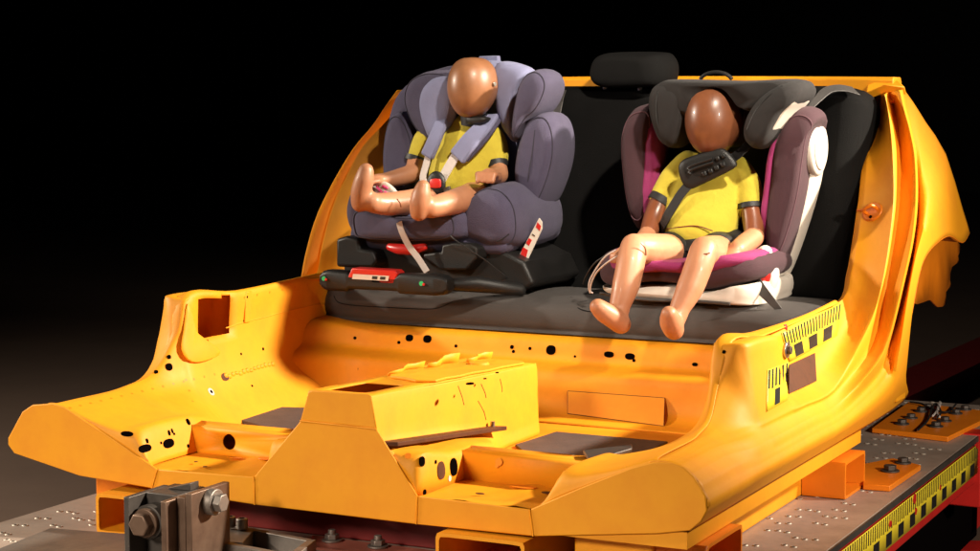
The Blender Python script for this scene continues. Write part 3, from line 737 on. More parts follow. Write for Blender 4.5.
# seat shell and pads
obj('seat_shell', prism([(-.60, 1.10, .40), (-.13, 1.10, .40), (-.13, 1.46, .42), (-.60, 1.46, .42)], (0, 0, .07)), PURP, cs, bevel=.03, seg=4)
pil('front_pad', 1.04, .16, PURP, cs, (341, 214), (350, 209), (370, 213), (404, 218), (440, 214), (457, 214), (462, 226), (458, 239), (430, 243), (390, 243), (350, 240), (342, 232), e=.4, pipe=PIPE1)
pil('seat_bolster', 1.06, .40, PURP, cs, (341, 222), (342, 200), (347, 187), (356, 184), (362, 192), (362, 215), (360, 236), (348, 238), e=.35)
sb = pil('seat_bolster', 1.08, .36, PURP, cs, (452, 222), (457, 203), (466, 191), (480, 184.5), (495, 187), (507, 198), (513, 213), (514, 236), (506, 249), (490, 253), (470, 248), (455, 240), e=.33, pipe=PIPE1)
pil('seat_liner', 1.10, .03, LAV, cs, (357, 213), (366, 207), (392, 207), (402, 215), (430, 216), (454, 205), (462, 196), (470, 200), (456, 216), (440, 226), (404, 221), (375, 222), e=.4)
pp_ = pil('print_panel', 1.13, .02, WHITE, cs, (368, 190), (372, 182), (384, 182), (394, 190), (399, 200), (385, 203), (370, 200), e=.4, label='white panel with small pink print')
for pts in ([(377, 187), (381, 191), (382, 193)], [(383, 186), (387, 188)], [(385, 192), (388, 194)], [(376, 194), (380, 196)]):
    obj('pink_mark', tube([Q(a, b, 1.128) for a, b in pts], .003, 6, round_ends=True), PINK, pp_)
pil('back_shell', 1.40, .09, PURP, cs, (384, 225), (380, 170), (384, 115), (400, 85), (440, 66), (500, 64), (535, 80), (546, 110), (549, 160), (540, 220), (470, 240), e=.25)
pil('back_liner', 1.36, .06, LAV, cs, (404, 215), (402, 160), (412, 125), (440, 110), (490, 112), (508, 130), (512, 165), (505, 215), (450, 225), e=.25)
wl = pil('side_wing', 1.25, .16, PURP, cs, (379, 170), (380, 140), (385, 117), (393, 111), (401, 118), (408, 135), (412, 155), (411, 185), (404, 215), (385, 218), e=.27, pipe=PIPE1)
pil('wing_liner', 1.265, .12, LAV, cs, (390, 165), (392, 140), (397, 126), (402, 128), (411, 148), (416, 165), (413, 195), (400, 205), e=.4)
wr = pil('side_wing', 1.24, .18, PURP, cs, (517, 136), (524, 119), (536, 112), (546, 116), (552, 134), (551, 162), (541, 195), (530, 211), (516, 205), (510, 180), (512, 155), e=.27, pipe=PIPE1)
hd = obj('headrest', pillow(QL(1.36, (440, 75), (470, 62), (500, 62), (512, 80), (508, 130), (490, 145), (450, 145), (430, 130)), (0, .07, 0), .25, 9, 4), LAV, cs, smooth=180)
pil('headrest_wing', 1.255, .16, PURP, hd, (399, 100), (402, 84), (411, 74), (427, 69.5), (446, 72), (455, 82), (450, 115), (440, 138), (426, 146), (415, 136), (405, 120), e=.27, pipe=PIPE1, sub=False)
pil('headrest_liner', 1.245, .05, LAV, hd, (416, 103), (420, 87), (430, 78), (443, 76), (453, 84), (453, 108), (446, 128), (434, 140), (426, 138), (419, 122), e=.42)
pil('headrest_wing', 1.235, .16, PURP, hd, (508, 141), (509, 115), (513, 94), (518, 80), (525, 71), (534, 68.5), (541, 73), (544.5, 83), (541, 97), (533, 111), (522, 121), (515, 131), e=.27, pipe=PIPE1, sub=False)
pil('headrest_liner', 1.285, .10, LAV, hd, (490, 70), (493, 61.5), (508, 62), (524, 69), (521, 80), (514, 96), (511, 118), (510, 142), (502, 136), (494, 118), (491, 95), e=.4)
obj('adjuster_handle', prism(QL(1.40, (478, 60), (479, 56), (497, 55.5), (498, 63)), (0, .02, 0)), LAV, cs, bevel=.002)
def dseam(pts, y, m, par, r=.0012): obj('seam', tube(crom([Q(a, b, y) for a, b in pts], 4), r, 6), m, par)
def hseam(pts, surf, m, par, r=.0016):
    pp = [hit(surf, a, b) for a, b in pts]; pp = [p + n * .0002 for p, n in pp if p]
    if len(pp) > 2: obj('seam', tube(crom(pp, 3), r, 6), m, par)
hseam([(459, 241), (460, 222), (464, 205), (474, 192), (485, 186)], sb, PIPE1, sb)
hseam([(462, 240), (480, 243), (498, 241), (509, 234)], sb, CHAR, sb)
hseam([(534, 113), (535, 130), (532, 155), (528, 180), (527, 205)], wr, PIPE1, wr)
# guides, tag
obj('belt_guide', prism(QL(1.20, (515, 212), (530, 213), (531, 217), (527, 234), (517, 246), (515, 240)), (0, .05, 0)), RED, cs, bevel=.004)
tgp = QL(1.17, (539, 218), (542, 222), (542, 229), (520.5, 275), (515.5, 262))
tg = obj('instruction_tag', prism(tgp, (0, .004, 0)), LABELW, cs, bevel=.0005, smooth=0, label='white tag with red print hanging by the seat base')
for q in ([(537.5, 222), (541, 226), (540, 231), (536, 227)], [(523, 247), (528, 250), (526, 258), (520, 256)], [(526, 243), (529, 238), (532, 240), (529, 246)]):
    obj('red_print', prism(QL(1.1695, *q), (0, -.0006, 0)), RED, tg, smooth=0)
for a, b in (((519, 262), (522, 264)), ((518, 265), (522, 267)), ((519, 269), (521, 270)), ((532, 234), (535, 236))):
    obj('text_line', tube(QL(1.169, a, b), .0012, 5), INK, tg)
# harness
hn = []
def strapo(name, px, width, m, par, th=.004, k=5, wid=None, nrm=(0, -1, .25)):
    return obj(name, strap([Q(a, b, y) for a, b, y in px], width, th, nrm, k, wid), m, par, bevel=.0015 if th < .01 else .006, seg=3, smooth=60)
strapo('harness_pad', [(446, 114, 1.29), (441, 124, 1.245), (434, 141, 1.215), (427, 157, 1.21)], .036, LAV, cs, .016, wid=(.036, .040))
strapo('harness_pad', [(492, 116, 1.30), (483, 127, 1.245), (470, 141, 1.215), (457, 158, 1.208)], .05, LAV, cs, .016, wid=(.044, .054))
strapo('pad_edge', [(500, 119, 1.30), (492, 131, 1.25), (480, 146, 1.222), (466, 161, 1.215)], .012, PURP, cs, .010)
strapo('harness_strap', [(430, 150, 1.218), (426, 165, 1.205), (423, 178, 1.19), (427, 188, 1.18)], .020, WEB, cs, .003)
strapo('harness_strap', [(458, 152, 1.216), (450, 165, 1.203), (443, 177, 1.188), (437, 186, 1.18)], .028, WEB, cs, .003)
strapo('harness_strap', [(423, 188, 1.18), (415, 192, 1.19), (409, 196, 1.21)], .012, WEB, cs, .003)
bk = obj('buckle', pillow(QL(1.165, (426, 190), (426, 179), (431, 172), (438, 172), (443, 179), (443, 190), (439, 196), (430, 196)), (0, .02, 0), .35, 7, 3), BLACK, cs, smooth=180)
obj('release_button', pillow(QL(1.160, (429, 184), (430, 179), (439, 179), (440, 184), (439, 188), (430, 188)), (0, .012, 0), .3, 5, 2), RED, bk)
obj('buckle_stem', prism(QL(1.17, (443, 188), (449, 186), (451, 193), (444, 195)), (0, .008, 0)), DSTEEL, bk, bevel=.001)
strapo('adjuster_strap', [(399, 222, 1.032), (402, 232, 1.026), (409, 246, 1.03), (418, 258, 1.035), (427, 272, 1.04)], .017, WEB, cs, .002)
# ================================================================== booster with backrest
bo = thing('booster_seat', 'magenta and plum booster seat with white shell and charcoal headrest', 'child seat', (.33, 1.2, .31))
pil('base_shell', 1.08, .36, WHITE, bo, (591, 287), (598, 291), (640, 285), (680, 286), (706, 294), (740, 288), (755, 284), (759, 292), (757, 304), (745, 308), (640, 301), (605, 297), (592, 291), e=.16, k=3)
obj('shell_band', tube(crom(QL(1.077, (600, 293), (622, 297), (650, 300), (690, 301), (730, 304)), 3), .004, 8), GREYWEB, bo)
pil('seat_pad', 1.07, .36, MAUVE, bo, (586, 272), (588, 260), (596, 252), (606, 254), (622, 262), (660, 268), (710, 268), (738, 259), (753, 256), (760, 266), (757, 279), (742, 285), (706, 293), (680, 287), (645, 284), (605, 289), (590, 284), e=.22, k=3)
pil('seat_liner', 1.055, .36, MAGENTA, bo, (594, 259), (600, 251), (610, 252), (630, 258), (665, 262), (705, 262), (734, 254), (749, 254), (752, 262), (738, 269), (705, 277), (660, 275), (620, 276), (600, 272), e=.25, k=3)
pil('back_shell', 1.40, .07, CHAR, bo, (640, 240), (636, 170), (640, 120), (660, 95), (780, 98), (795, 120), (785, 200), (765, 260), (700, 270), e=.2)
wl2 = pil('side_wing', 1.27, .15, MAUVE, bo, (617, 150), (619, 126), (626, 110), (637, 104), (648, 106), (650, 130), (648, 180), (642, 226), (630, 230), (622, 200), e=.36, pipe=PIPE2)
pil('wing_liner', 1.275, .11, MAGENTA, bo, (637, 150), (639, 125), (645, 116), (654, 125), (657, 165), (654, 215), (643, 230), (637, 200), e=.4)
wr2 = pil('side_wing', 1.25, .16, MAUVE, bo, (767, 182), (771, 146), (779, 121), (792, 107.5), (806, 107.5), (814, 117), (807, 130), (802, 160), (797, 195), (787, 235), (774, 268), (763, 262), (762, 225), e=.3, pipe=PIPE2)
pil('wing_liner', 1.262, .10, MAGENTA, bo, (757, 230), (762, 185), (766, 152), (775, 124), (780, 122), (774, 150), (770, 190), (764, 240), e=.4)
pil('back_frame', 1.33, .10, WHITE, bo, (811, 120), (818, 130), (815, 170), (805, 212), (785, 270), (771, 294), (766, 285), (782, 240), (796, 190), (803, 150), e=.3)
kc = Q(808, 148, 1.36)
kn = obj('side_impact_knob', join(cyl(kc + Vector((-.02, 0, 0)), kc + Vector((.032, 0, 0)), .069, 32)), WHITE, bo, bevel=.008, seg=3, smooth=40)
obj('knob_cap', cyl(kc + Vector((.031, 0, 0)), kc + Vector((.036, 0, 0)), .054, 32), WHITE, kn, bevel=.002)
hd2 = obj('headrest', pillow(QL(1.33, (650, 96), (655, 82), (680, 79.5), (740, 80.5), (785, 79), (799, 84), (795, 100), (770, 125), (740, 146), (690, 146), (660, 125)), (0, .10, 0), .2, 9, 3), CHAR, bo, smooth=180)
h1 = pil('headrest_wing', 1.20, .18, CHAR, hd2, (643, 105), (645, 90), (652, 82), (664, 79.5), (678, 84), (684, 98), (681, 122), (675, 140), (666, 149), (655, 144), (647, 126), e=.34)
pil('headrest_brow', 1.205, .17, CHAR, hd2, (648, 92), (654, 82), (666, 79), (700, 79.5), (745, 80.5), (785, 78.5), (798, 84), (784, 96), (764, 108), (748, 112), (738, 100), (728, 89), (714, 84.5), (700, 88), (691, 99), (684, 116), (668, 114), (654, 108), e=.16, k=3)
h2 = pil('headrest_wing', 1.18, .19, CHAR, hd2, (737, 136), (740, 119), (751, 101), (764, 89), (780, 81), (794, 80), (800, 88), (795, 100), (782, 112), (773, 127), (764, 142), (752, 150), (742, 147), e=.34)
obj('headrest_trim', pillow(QL(1.20, (766, 138), (769, 127), (779, 108), (789, 93.5), (797, 92), (796, 100), (786, 111), (775, 127)), (.004, .12, 0), .2, 9, 3), WHITE, hd2, smooth=180)
hseam([(665, 82), (658, 92), (656, 110), (658, 128), (663, 142)], h1, BLACK, h1)
hseam([(745, 143), (747, 130), (755, 112), (768, 97), (782, 86)], h2, BLACK, h2)
obj('handle_loop', tube(crom(QL(1.40, (700, 79), (706, 74), (716, 72), (726, 74), (732, 79)), 3), .005, 8), BLACK, bo)
ar = pil('armrest', 1.18, .06, WHITE, bo, (753, 256), (756, 248), (764, 247), (771, 260), (774, 276), (771, 291), (762, 307), (757, 300), (760, 280), e=.3)
pil('armrest_guide', 1.165, .04, RED, ar, (753, 262), (755, 251), (760, 250), (767, 262), (769, 276), (766, 284), (760, 284), (754, 272), e=.4)
# ================================================================== crash test dummies
def egg(c, rx, ry, rz, n=28, m=18, jaw=.8, tilt=0):
    c = Vector(c); rows = []
    for i in range(m + 1):
        th = -math.pi / 2 + math.pi * (i + .12) / (m + .24); s = math.sin(th)
        k = math.cos(th) ** .66 * (1 - (1 - jaw) * max(0, -s) ** 1.3)
        rows.append([c + Vector((rx * k * math.cos(a), ry * k * math.sin(a) - .012 * max(0, -s), rz * s)) for a in [2 * math.pi * q / n for q in range(n)]])
    return loft(rows, True, True)
def limb(pts, k=4, n=14):
    P = crom([Q(*p[:3]) for p in pts], k); R = []
    for i in range(len(pts) - 1):
        for j in range(k): R.append(pts[i][3] + (pts[i + 1][3] - pts[i][3]) * j / k)
    R.append(pts[-1][3]); return tube(P, R, n, round_ends=True)
def torso(pts, k=3):
    P = crom([Q(*p[:3]) for p in pts], k); R = []
    for i in range(len(pts) - 1):
        for j in range(k):
            t = j / k; R.append(tuple(pts[i][3][q] * (1 - t) + pts[i + 1][3][q] * t for q in (0, 1)))
    R.append(pts[-1][3]); return tube(P, R, 24, up=(0, 1, 0), round_ends=True)
def mitt(w_, h_, side, r=.022):
    """soft closed hand: palm, four curled fingers, thumb at the side"""
    w_, h_ = Vector(w_), Vector(h_); d = (h_ - w_).normalized(); a, b = frame(d)
    g = [tube([w_, w_.lerp(h_, .6), h_], [r * .8, r, r * .9], 12, .8, round_ends=True)]
    for i in range(4):
        o_ = a * (i - 1.5) * r * .52
        g.append(tube([h_ + o_, h_ + o_ + d * r * (1.05 - .12 * abs(i - 1.2)), h_ + o_ + d * r * 1.15 - b * r * .75], [r * .36, r * .34, r * .28], 8, round_ends=True))
    g.append(tube([w_.lerp(h_, .35) + a * side * r * .7, h_ + a * side * r * 1.15, h_ + a * side * r * .9 + d * r * .8], [r * .4, r * .4, r * .3], 8, round_ends=True))
    return join(*g)
# --- smaller dummy in the purple seat
d1 = thing('crash_test_dummy', 'child crash test dummy strapped by a white harness, legs stretched forward', 'dummy', tuple(Q(456, 200, 1.26)))
obj('head', egg(Q(473, 87.5, 1.262), .0655, .08, .079, jaw=.80), HEADM, d1, smooth=180)
obj('ear_plug', cyl(Q(493.5, 84, 1.252), Q(493.5, 84, 1.252) + Vector((.006, -.002, 0)), .006, 12), BOLT, d1, bevel=.001)
obj('neck', tube([Q(474, 112, 1.28), Q(474, 124, 1.285)], .036, 16), CLOTH, d1)
obj('neck_shield', pillow(QL(1.225, (463, 118), (467, 116), (482, 117), (485, 119), (481, 124), (466, 124)), (0, .05, 0), .4, 7, 3), CLOTH, d1, smooth=180)
sh = join(torso([(473, 130, 1.30, (.075, .045)), (471, 142, 1.295, (.092, .060)), (465, 160, 1.285, (.088, .066)), (458, 178, 1.272, (.084, .066)), (454, 192, 1.262, (.082, .060))]),
          limb([(432, 133, 1.30, .036), (424, 144, 1.29, .036), (418, 158, 1.275, .031)]), limb([(488, 133, 1.31, .036), (495, 146, 1.305, .036), (496, 163, 1.295, .033)]))
obj('shirt', sh, SHIRT, d1, smooth=180, remesh=.006, relax=5, label='yellow short-sleeved shirt')
for pts in ([(417, 157, 1.274), (415.5, 162, 1.27)], [(496, 162, 1.294), (497, 168, 1.29)]):
    obj('sleeve_cuff', tube([Q(*p) for p in pts], .0325, 16), CLOTH, d1)
obj('arm', join(limb([(417, 160, 1.27, .026), (413, 172, 1.24, .026), (400, 177, 1.20, .024), (385, 180, 1.16, .020), (376, 180, 1.135, .017)]), mitt(Q(379, 180, 1.14), Q(371, 181, 1.105), 1, .019)), SKIN, d1, smooth=180, remesh=.0045, relax=3)
obj('arm', join(limb([(497, 166, 1.29, .026), (499, 175, 1.26, .025), (494, 177, 1.20, .021)]), mitt(Q(495, 177, 1.20), Q(489, 175, 1.15), -1, .026)), SKIN, d1, smooth=180, remesh=.0045, relax=3)
obj('leg', join(limb([(446, 197, 1.26, .046), (425, 202, 1.17, .042), (406, 203, 1.11, .034), (388, 204, 1.05, .031), (372, 203, 1.0, .026)]),
    limb([(360, 203, .985, .024), (361, 192, .98, .027), (364, 180, .978, .026), (366, 171, .98, .021)]), limb([(372, 202, .998, .027), (362, 199, .988, .026)])), SKIN, d1, smooth=180, remesh=.005, relax=4)
obj('leg', join(limb([(474, 198, 1.26, .046), (468, 200, 1.16, .042), (462, 200, 1.11, .036), (446, 204, 1.04, .031), (430, 208, .985, .027)]),
    limb([(419, 212, .965, .024), (420, 203, .96, .027), (421.5, 194, .96, .025), (423, 187, .962, .019)]), limb([(430, 207, .985, .028), (420, 206, .97, .025)])), SKIN, d1, smooth=180, remesh=.005, relax=4)
obj('ankle_seam', tube([Q(397, 199, 1.035), Q(400, 203, 1.03), Q(401, 207, 1.035)], .0015, 6), SKINB, d1)
# --- larger dummy on the booster
d2 = thing('crash_test_dummy', 'child crash test dummy with dark brown head and bent legs hanging over the bench', 'dummy', tuple(Q(698, 255, 1.26)))
obj('head', egg(Q(714, 120, 1.262), .0715, .087, .086, jaw=.82), HEADD, d2, smooth=180)
obj('neck', tube([Q(714, 145, 1.29), Q(714, 165, 1.31)], .04, 16), CLOTH, d2)
sh = join(torso([(714, 163, 1.325, (.07, .04)), (712, 175, 1.315, (.088, .060)), (706, 200, 1.295, (.094, .072)), (701, 222, 1.278, (.098, .080)), (699, 235, 1.27, (.096, .078)), (698, 240, 1.268, (.088, .070))]),
          limb([(688, 164, 1.32, .036), (674, 180, 1.30, .038), (662, 199, 1.275, .033)]), limb([(738, 168, 1.325, .033), (748, 186, 1.31, .035), (750, 206, 1.29, .031)]))
obj('shirt', sh, SHIRT, d2, smooth=180, remesh=.006, relax=5, label='plain yellow short-sleeved shirt')
obj('shirt_hem', tube(crom([Q(a, b, y) for a, b, y in ((667, 229, 1.215), (680, 227, 1.198), (697, 226, 1.195), (713, 231, 1.2))], 4), .0016, 6), SKINB, d2)
for pts in ([(663, 198, 1.276), (659, 204, 1.268)], [(750, 204, 1.29), (750.5, 209, 1.287)]):
    obj('sleeve_cuff', tube([Q(*p) for p in pts], .0335, 16), CLOTH, d2)
obj('shorts', join(tube([Q(664, 246, 1.27), Q(698, 247, 1.265), Q(733, 248, 1.27)], [(.05, .05), (.07, .052), (.05, .05)], 18, round_ends=True), limb([(680, 250, 1.26, .052), (668, 252, 1.19, .05)]), limb([(722, 251, 1.26, .052), (717, 252, 1.19, .05)])), CLOTH, d2, smooth=180, remesh=.006, relax=4)
obj('upper_arm', limb([(661, 200, 1.27, .027), (654, 218, 1.245, .027), (648, 234, 1.20, .022)]), SKINB, d2, smooth=180)
obj('upper_arm', limb([(750, 205, 1.29, .027), (753, 220, 1.275, .027), (754, 236, 1.25, .024)]), SKINB, d2, smooth=180)
obj('forearm', join(limb([(648, 234, 1.20, .023), (640, 243, 1.15, .021), (632, 248, 1.11, .018)]), mitt(Q(632, 248, 1.11), Q(622, 253, 1.07), 1, .021)), SKIN, d2, smooth=180, remesh=.0045, relax=3)
obj('forearm', join(limb([(754, 237, 1.245, .026), (745, 244, 1.19, .026), (737, 250, 1.14, .023)]), mitt(Q(738, 250, 1.145), Q(728, 258, 1.115), -1, .025)), SKIN, d2, smooth=180, remesh=.0045, relax=3)
obj('leg', join(limb([(680, 252, 1.25, .046), (660, 251, 1.14, .044), (645, 249, 1.07, .040), (634, 248, 1.03, .033)]), limb([(634, 247, 1.03, .034), (631, 262, 1.0, .035), (626, 285, .975, .034), (620, 305, .955, .026), (618, 316, .95, .024)]),
    limb([(621, 324, .945, .025), (613, 318, .92, .026), (604, 312, .90, .025), (598, 307, .888, .021)], 3)), SKIN, d2, smooth=180, remesh=.005, relax=4)
obj('leg', join(limb([(722, 253, 1.25, .046), (714, 253, 1.14, .044), (708, 252, 1.08, .040), (704, 252, 1.04, .033)]), limb([(704, 250, 1.035, .034), (699, 265, 1.01, .034), (690, 288, .985, .033), (680, 308, .96, .025), (677, 318, .95, .023)]),
    limb([(674, 330, .945, .025), (671, 323, .915, .027), (670, 318, .90, .025), (669, 314, .89, .020)], 3)), SKIN, d2, smooth=180, remesh=.005, relax=4)
for pts in ([(641, 243, .993), (645, 248, 1.0), (646, 255, 1.01)], [(698, 252, .998), (704, 254, .995), (710, 253, 1.0)]):
    obj('knee_joint', tube(crom([Q(*p) for p in pts], 3), .0018, 6), SKINB, d2)
# ================================================================== belt and pad on the larger dummy
pad = thing('belt_pad', 'black ribbed rubber pad on the shoulder belt across the dummy chest', 'belt pad', tuple(Q(704, 170, 1.22)))
pp = obj('pad', pillow(QL(1.205, (677, 172), (678.5, 163), (688, 157.5), (715, 149.5), (725, 152), (734, 163), (731, 170), (701, 185), (688, 190), (681, 184)), (.004, .02, .004), .2, 7, 3), BLACK, pad, smooth=180)
u0, v0 = Vector(Q(690, 165, 1.2)), None
ex = (Q(722, 157, 1.2) - Q(690, 168, 1.2)); ey = (Q(690, 182, 1.2) - Q(685, 166, 1.2))
o0 = Q(687, 166, 1.199)
for i, (u, v, lu, lv) in enumerate([(.34, .62, .14, .3), (.54, .58, .14, .3), (.74, .52, .14, .3), (.94, .45, .14, .3), (.86, .02, .12, .28), (1.04, -.02, .12, .28)]):
    q = o0 + ex * u + ey * v
    obj('rib_block', prism([q, q + ex * lu, q + ex * lu + ey * lv, q + ey * lv], (0, .012, 0)), BLACK, pp, bevel=.003)
for v in (.08, .30):
    obj('rib', tube(crom([o0 + ex * .05 + ey * (v + .25), o0 + ex * .0 + ey * (v + .1), o0 + ex * .12 + ey * v, o0 + ex * .45 + ey * (v - .02), o0 + ex * .78 + ey * v], 3), .0035, 6), BLACK, pp)
belt = thing('seat_belt', 'dark grey lap and shoulder belt around the dummy on the booster', 'seat belt', tuple(Q(670, 210, 1.2)))
strapo('shoulder_webbing', [(772, 128, 1.31), (752, 142, 1.27), (730, 160, 1.24), (700, 176, 1.222), (684, 190, 1.208), (672, 208, 1.198), (664, 222, 1.205), (657, 236, 1.26)], .024, CLOTH, belt, .003)
strapo('lap_webbing', [(662, 240, 1.25), (675, 243, 1.205), (697, 245, 1.192), (720, 246, 1.20), (738, 250, 1.25)], .036, CLOTH, belt, .003, nrm=(0, -1, .5))
strapo('lower_webbing', [(756, 283, 1.15), (766, 295, 1.12), (776, 306, 1.12), (783, 314, 1.14)], .02, GREYWEB, belt, .003, wid=(.03, .01))
strapo('upper_webbing', [(808, 110, 1.36), (818, 99, 1.40), (828, 90, 1.44), (842, 88, 1.47), (856, 91, 1.50)], .04, GREYWEB, belt, .003, nrm=(.2, -.4, 1), wid=(.014, .05))
b2 = thing('seat_belt', 'thin grey belt hanging beside the purple seat with a red button', 'seat belt', tuple(Q(549, 170, 1.40)))
strapo('webbing', [(558, 92, 1.50), (555, 110, 1.45), (552, 140, 1.42), (549, 166, 1.40)], .03, GREYWEB, b2, .003, wid=(.05, .012))
obj('tongue_stop', pillow(QL(1.395, (544, 172), (546, 166), (551, 166), (553, 173), (551, 180), (546, 180)), (0, .015, 0), .4, 7, 3), BLACK, b2, smooth=180)
obj('button', disc(Q(549, 173.5, 1.394), (.3, -1, 0), .008, 14, .011, .004), RED, b2)
# ================================================================== cables
def cable(pts, r, m, label, base=None):
    P = crom([Q(*p) for p in pts], 6)
    obj('cable', tube(P, r, 6), m, base=tuple(P[0]), label=label, cat='cable')
cable([(446, 226, 1.10), (452, 237, 1.05), (470, 250, 1.055), (485, 260, 1.07), (500, 272, 1.10), (520, 285, 1.15), (545, 296, 1.20)], .0016, CLOTH, 'thin black cable running from the purple seat down to the bench')
cable([(616, 250, 1.02), (606, 256, 1.02), (598, 266, 1.03), (590, 280, 1.05), (589, 290, 1.06), (593, 293, 1.06)], .0022, WEB, 'outer cream wire looping over the edge of the magenta booster')
cable([(618, 256, 1.02), (608, 262, 1.02), (597, 272, 1.035), (591, 284, 1.05), (590, 293, 1.06)], .0022, WEB, 'inner cream wire looping over the edge of the magenta booster')
cable([(612, 252, 1.02), (596, 262, 1.03), (587, 274, 1.05), (583, 284, 1.09)], .0018, CLOTH, 'black wire dangling from the edge of the booster')
# ================================================================== plates bolted to the deck
def mplate(label, px, bolts, group=None):
    z = DZ + .003
    poly = [at(a, b, z=z + .012) for a, b in px]; c = sum(poly, Vector()) / len(poly)
    t = thing('mounting_plate', label, 'steel plate', (c.x, c.y, z), group)
    obj('plate', prism(poly, (0, 0, -.014)), TUBEP, t, bevel=.002)
    for a, b, r in bolts: bolt_parts(t, at(a, b, z=z + .012), (0, 0, 1), r, DSTEEL)
mplate('orange steel plate with two bolts beside the open end of the support tube', [(862, 464), (893, 458), (921, 465), (890, 486), (863, 484)], [(890, 471.5, .016), (903, 463.5, .014)])
mplate('large orange steel plate with bolts and wires behind the sill end', [(872, 428), (908, 402), (980, 410), (995, 414), (948, 437)], [(902, 424.5, .014), (911, 418.5, .013), (936, 427, .014), (945, 421.5, .013), (921, 412, .013), (928, 408.5, .012), (956, 414, .013), (965, 410, .013)])
for i, (pts, m_) in enumerate(((((918, 430), (928, 420), (932, 408), (936, 404), (941, 412), (937, 418)), CLOTH), (((910, 402), (922, 404), (934, 410), (948, 412), (956, 404)), CLOTH), (((933, 416), (939, 408), (940, 402), (937, 412), (940, 417)), WEB))):
    P = [at(a, b, z=DZ + .022) for j, (a, b) in enumerate(pts)]
    obj('wire', tube(crom(P, 5), .003, 6), m_, base=tuple(P[0]), label=['black wire looped over the large orange plate on the deck', 'black wire lying along the rear of the large orange plate', 'cream wire end curled on the large orange plate'][i], cat='wire')
# ================================================================== steel clevis in front of the body
cl = thing('clevis_bracket', 'heavy worn steel clevis block with a large hex bolt in front of the body', 'bracket', tuple(Q(165, 545, -.25)))
yf = -.30; zb = DZ + .016
def xq(px, y=yf): return Q(px, 520, y).x
def zq(py, px=150, y=yf): return Q(px, py, y).z
xa, xb_, xc, xd = xq(124), xq(166), xq(191), xq(194)
obj('cheek_plate', box(xa, xa + .012, yf, yf + .13, zb, zq(497, 124)), DSTEEL, cl, bevel=.0015)
obj('cheek_plate', box(xb_ - .012, xb_ + .0, yf, yf + .155, zb, zq(502, 166)), BSTEEL, cl, bevel=.0015)
obj('clamp_block', box(xb_ + .0008, xb_ + .02, yf + .035, yf + .155, zb, zq(501, 170)), BSTEEL, cl, bevel=.0015)
obj('cheek_plate', box(xb_ + .024, xb_ + .038, yf + .03, yf + .16, zb, zq(497, 180)), BSTEEL, cl, bevel=.0015)
obj('cross_block', box(xa + .0125, xb_ - .0125, yf + .055, yf + .15, zb, zq(500, 150)), DSTEEL, cl, bevel=.002)
obj('wedge', prism([Vector((xa + .03, yf + .10, zq(500) + .0005)), Vector((xb_ - .014, yf + .10, zq(500) + .0005)), Vector((xb_ - .014, yf + .10, zq(492)))], (0, .03, 0)), DSTEEL, cl, bevel=.001)
bc = Q(146, 523, yf + .02)
bc = Vector((bc.x, yf + .02, bc.z))
obj('washer', cyl(bc + Vector((0, .036, 0)), bc + Vector((0, .004, 0)), .034, 28), DSTEEL, cl, bevel=.002)
obj('spring_washer', cyl(bc + Vector((0, .004, 0)), bc + Vector((0, -.006, 0)), .029, 28), BSTEEL, cl, bevel=.002)
obj('bolt_head', hexa(bc + Vector((0, -.006, 0)), bc + Vector((0, -.026, 0)), .024), BSTEEL, cl, bevel=.003)
nb = Q(214, 502, yf + .09)
obj('side_bolt', cyl(Vector((xb_ + .038, nb.y, nb.z)), Vector((xb_ + .056, nb.y, nb.z)), .026, 24), STEEL, cl, bevel=.002)
obj('side_nut', hexa(Vector((xb_ + .056, nb.y, nb.z)), Vector((xb_ + .072, nb.y, nb.z)), .019), STEEL, cl, bevel=.002)
pl = thing('steel_plate', 'flat grey steel plate lying under the clevis block', 'steel plate', (-.4, -.3, DZ))
obj('plate', prism([at(a, b, z=DZ + .015) for a, b in ((-60, 572), (50, 528), (118, 533), (330, 551), (300, 600), (-60, 600))], (0, 0, -.0145)), STEEL, pl, bevel=.002)
frm = thing('channel_bracket', 'welded steel channel bracket beside the clevis block', 'bracket', tuple(at(260, 545, z=DZ)))
P0, P1, P2, P3 = at(212, 521, z=-.07), at(310, 540, z=-.07), at(296, 551, z=-.07), at(205, 534, z=-.07)
def rail(a, b, w_=.016, h=.05): 
    d = (b - a).normalized(); s2 = Vector((-d.y, d.x, 0)) * w_ / 2
    return prism([a - s2, b - s2, b + s2, a + s2], (0, 0, -h))
obj('rail', rail(P0, P1), STEEL, frm, bevel=.0015)
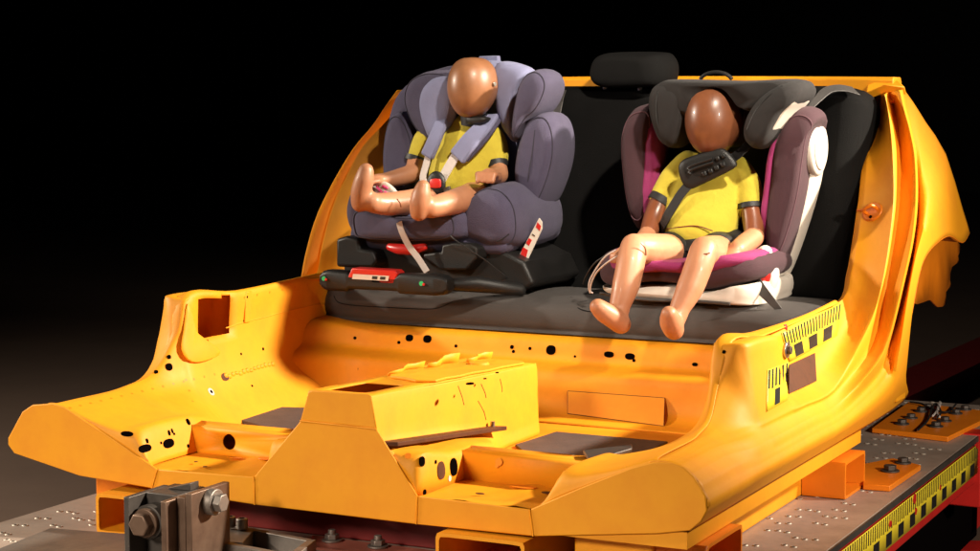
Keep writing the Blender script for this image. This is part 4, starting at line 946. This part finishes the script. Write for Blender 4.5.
obj('rail', rail(P3 + Vector((0, -.03, 0)), P2 + Vector((0, -.03, 0))), STEEL, frm, bevel=.0015)
obj('end_rail', rail(P1 + Vector((0.0, .008, -.0005)), P2 + Vector((.014, -.05, -.0005)), .018), STEEL, frm, bevel=.0015)
obj('middle_rail', rail(P0.lerp(P1, .35) + Vector((0, -.009, -.001)), P3.lerp(P2, .35) + Vector((0, -.02, -.001)), .05), STEEL, frm, bevel=.0015)
for a, b in ((214, 523), (230, 527), (242, 529)):
    p = at(a, b, z=-.068)
    obj('socket_bolt', cyl(p, p + Vector((0, 0, .022)), .012, 18), STEEL, frm, bevel=.002)
    obj('socket', disc(p + Vector((0, 0, .0222)), (0, 0, 1), .006, 6, h=.0004), DARK, frm, smooth=0)
bp2 = thing('red_mounting_plate', 'dull red mounting plate with two hex bolts under the tunnel front', 'steel plate', tuple(at(355, 548, z=DZ)))
obj('plate', prism([at(a, b, z=DZ + .012) for a, b in ((312, 535), (440, 551), (470, 600), (290, 600))], (0, 0, -.0115)), mat('dull_red_plate', (.42, .13, .09), .5, metal=.2, var=.6, vscale=14, col2=(.3, .08, .05)), bp2, bevel=.002)
for a, b in ((332, 541), (378, 547)):
    bolt_parts(bp2, at(a, b, z=DZ + .0125), (0, 0, 1), .015, STEEL)
    p = at(a, b, z=DZ + .0125); obj('stud', cyl(p + Vector((0, 0, .015)), p + Vector((0, 0, .024)), .008, 12), STEEL, bp2, bevel=.001)

# ================================================================== red markings on the hall floor
st = [at(a, b, z=FZ + .004) for a, b in ((957, 551), (971, 541), (1010, 541), (1000, 551))]
obj('floor_marking', prism(st, (0, 0, .001)), REDP, smooth=0, kind='structure')
ra, rb = at(895, 388, z=FZ + .08), at(1000, 340, z=FZ + .08)
dr = (rb - ra).normalized(); sr = Vector((-dr.y, dr.x, 0)) * .12
obj('floor_rail', prism([ra - dr - sr, rb + dr - sr, rb + dr + sr, ra - dr + sr], (0, 0, -.079)), SHADERED, base=tuple(ra), label='low red rail on the dark floor behind the sled', cat='rail')  # dimness of the far floor painted into the red
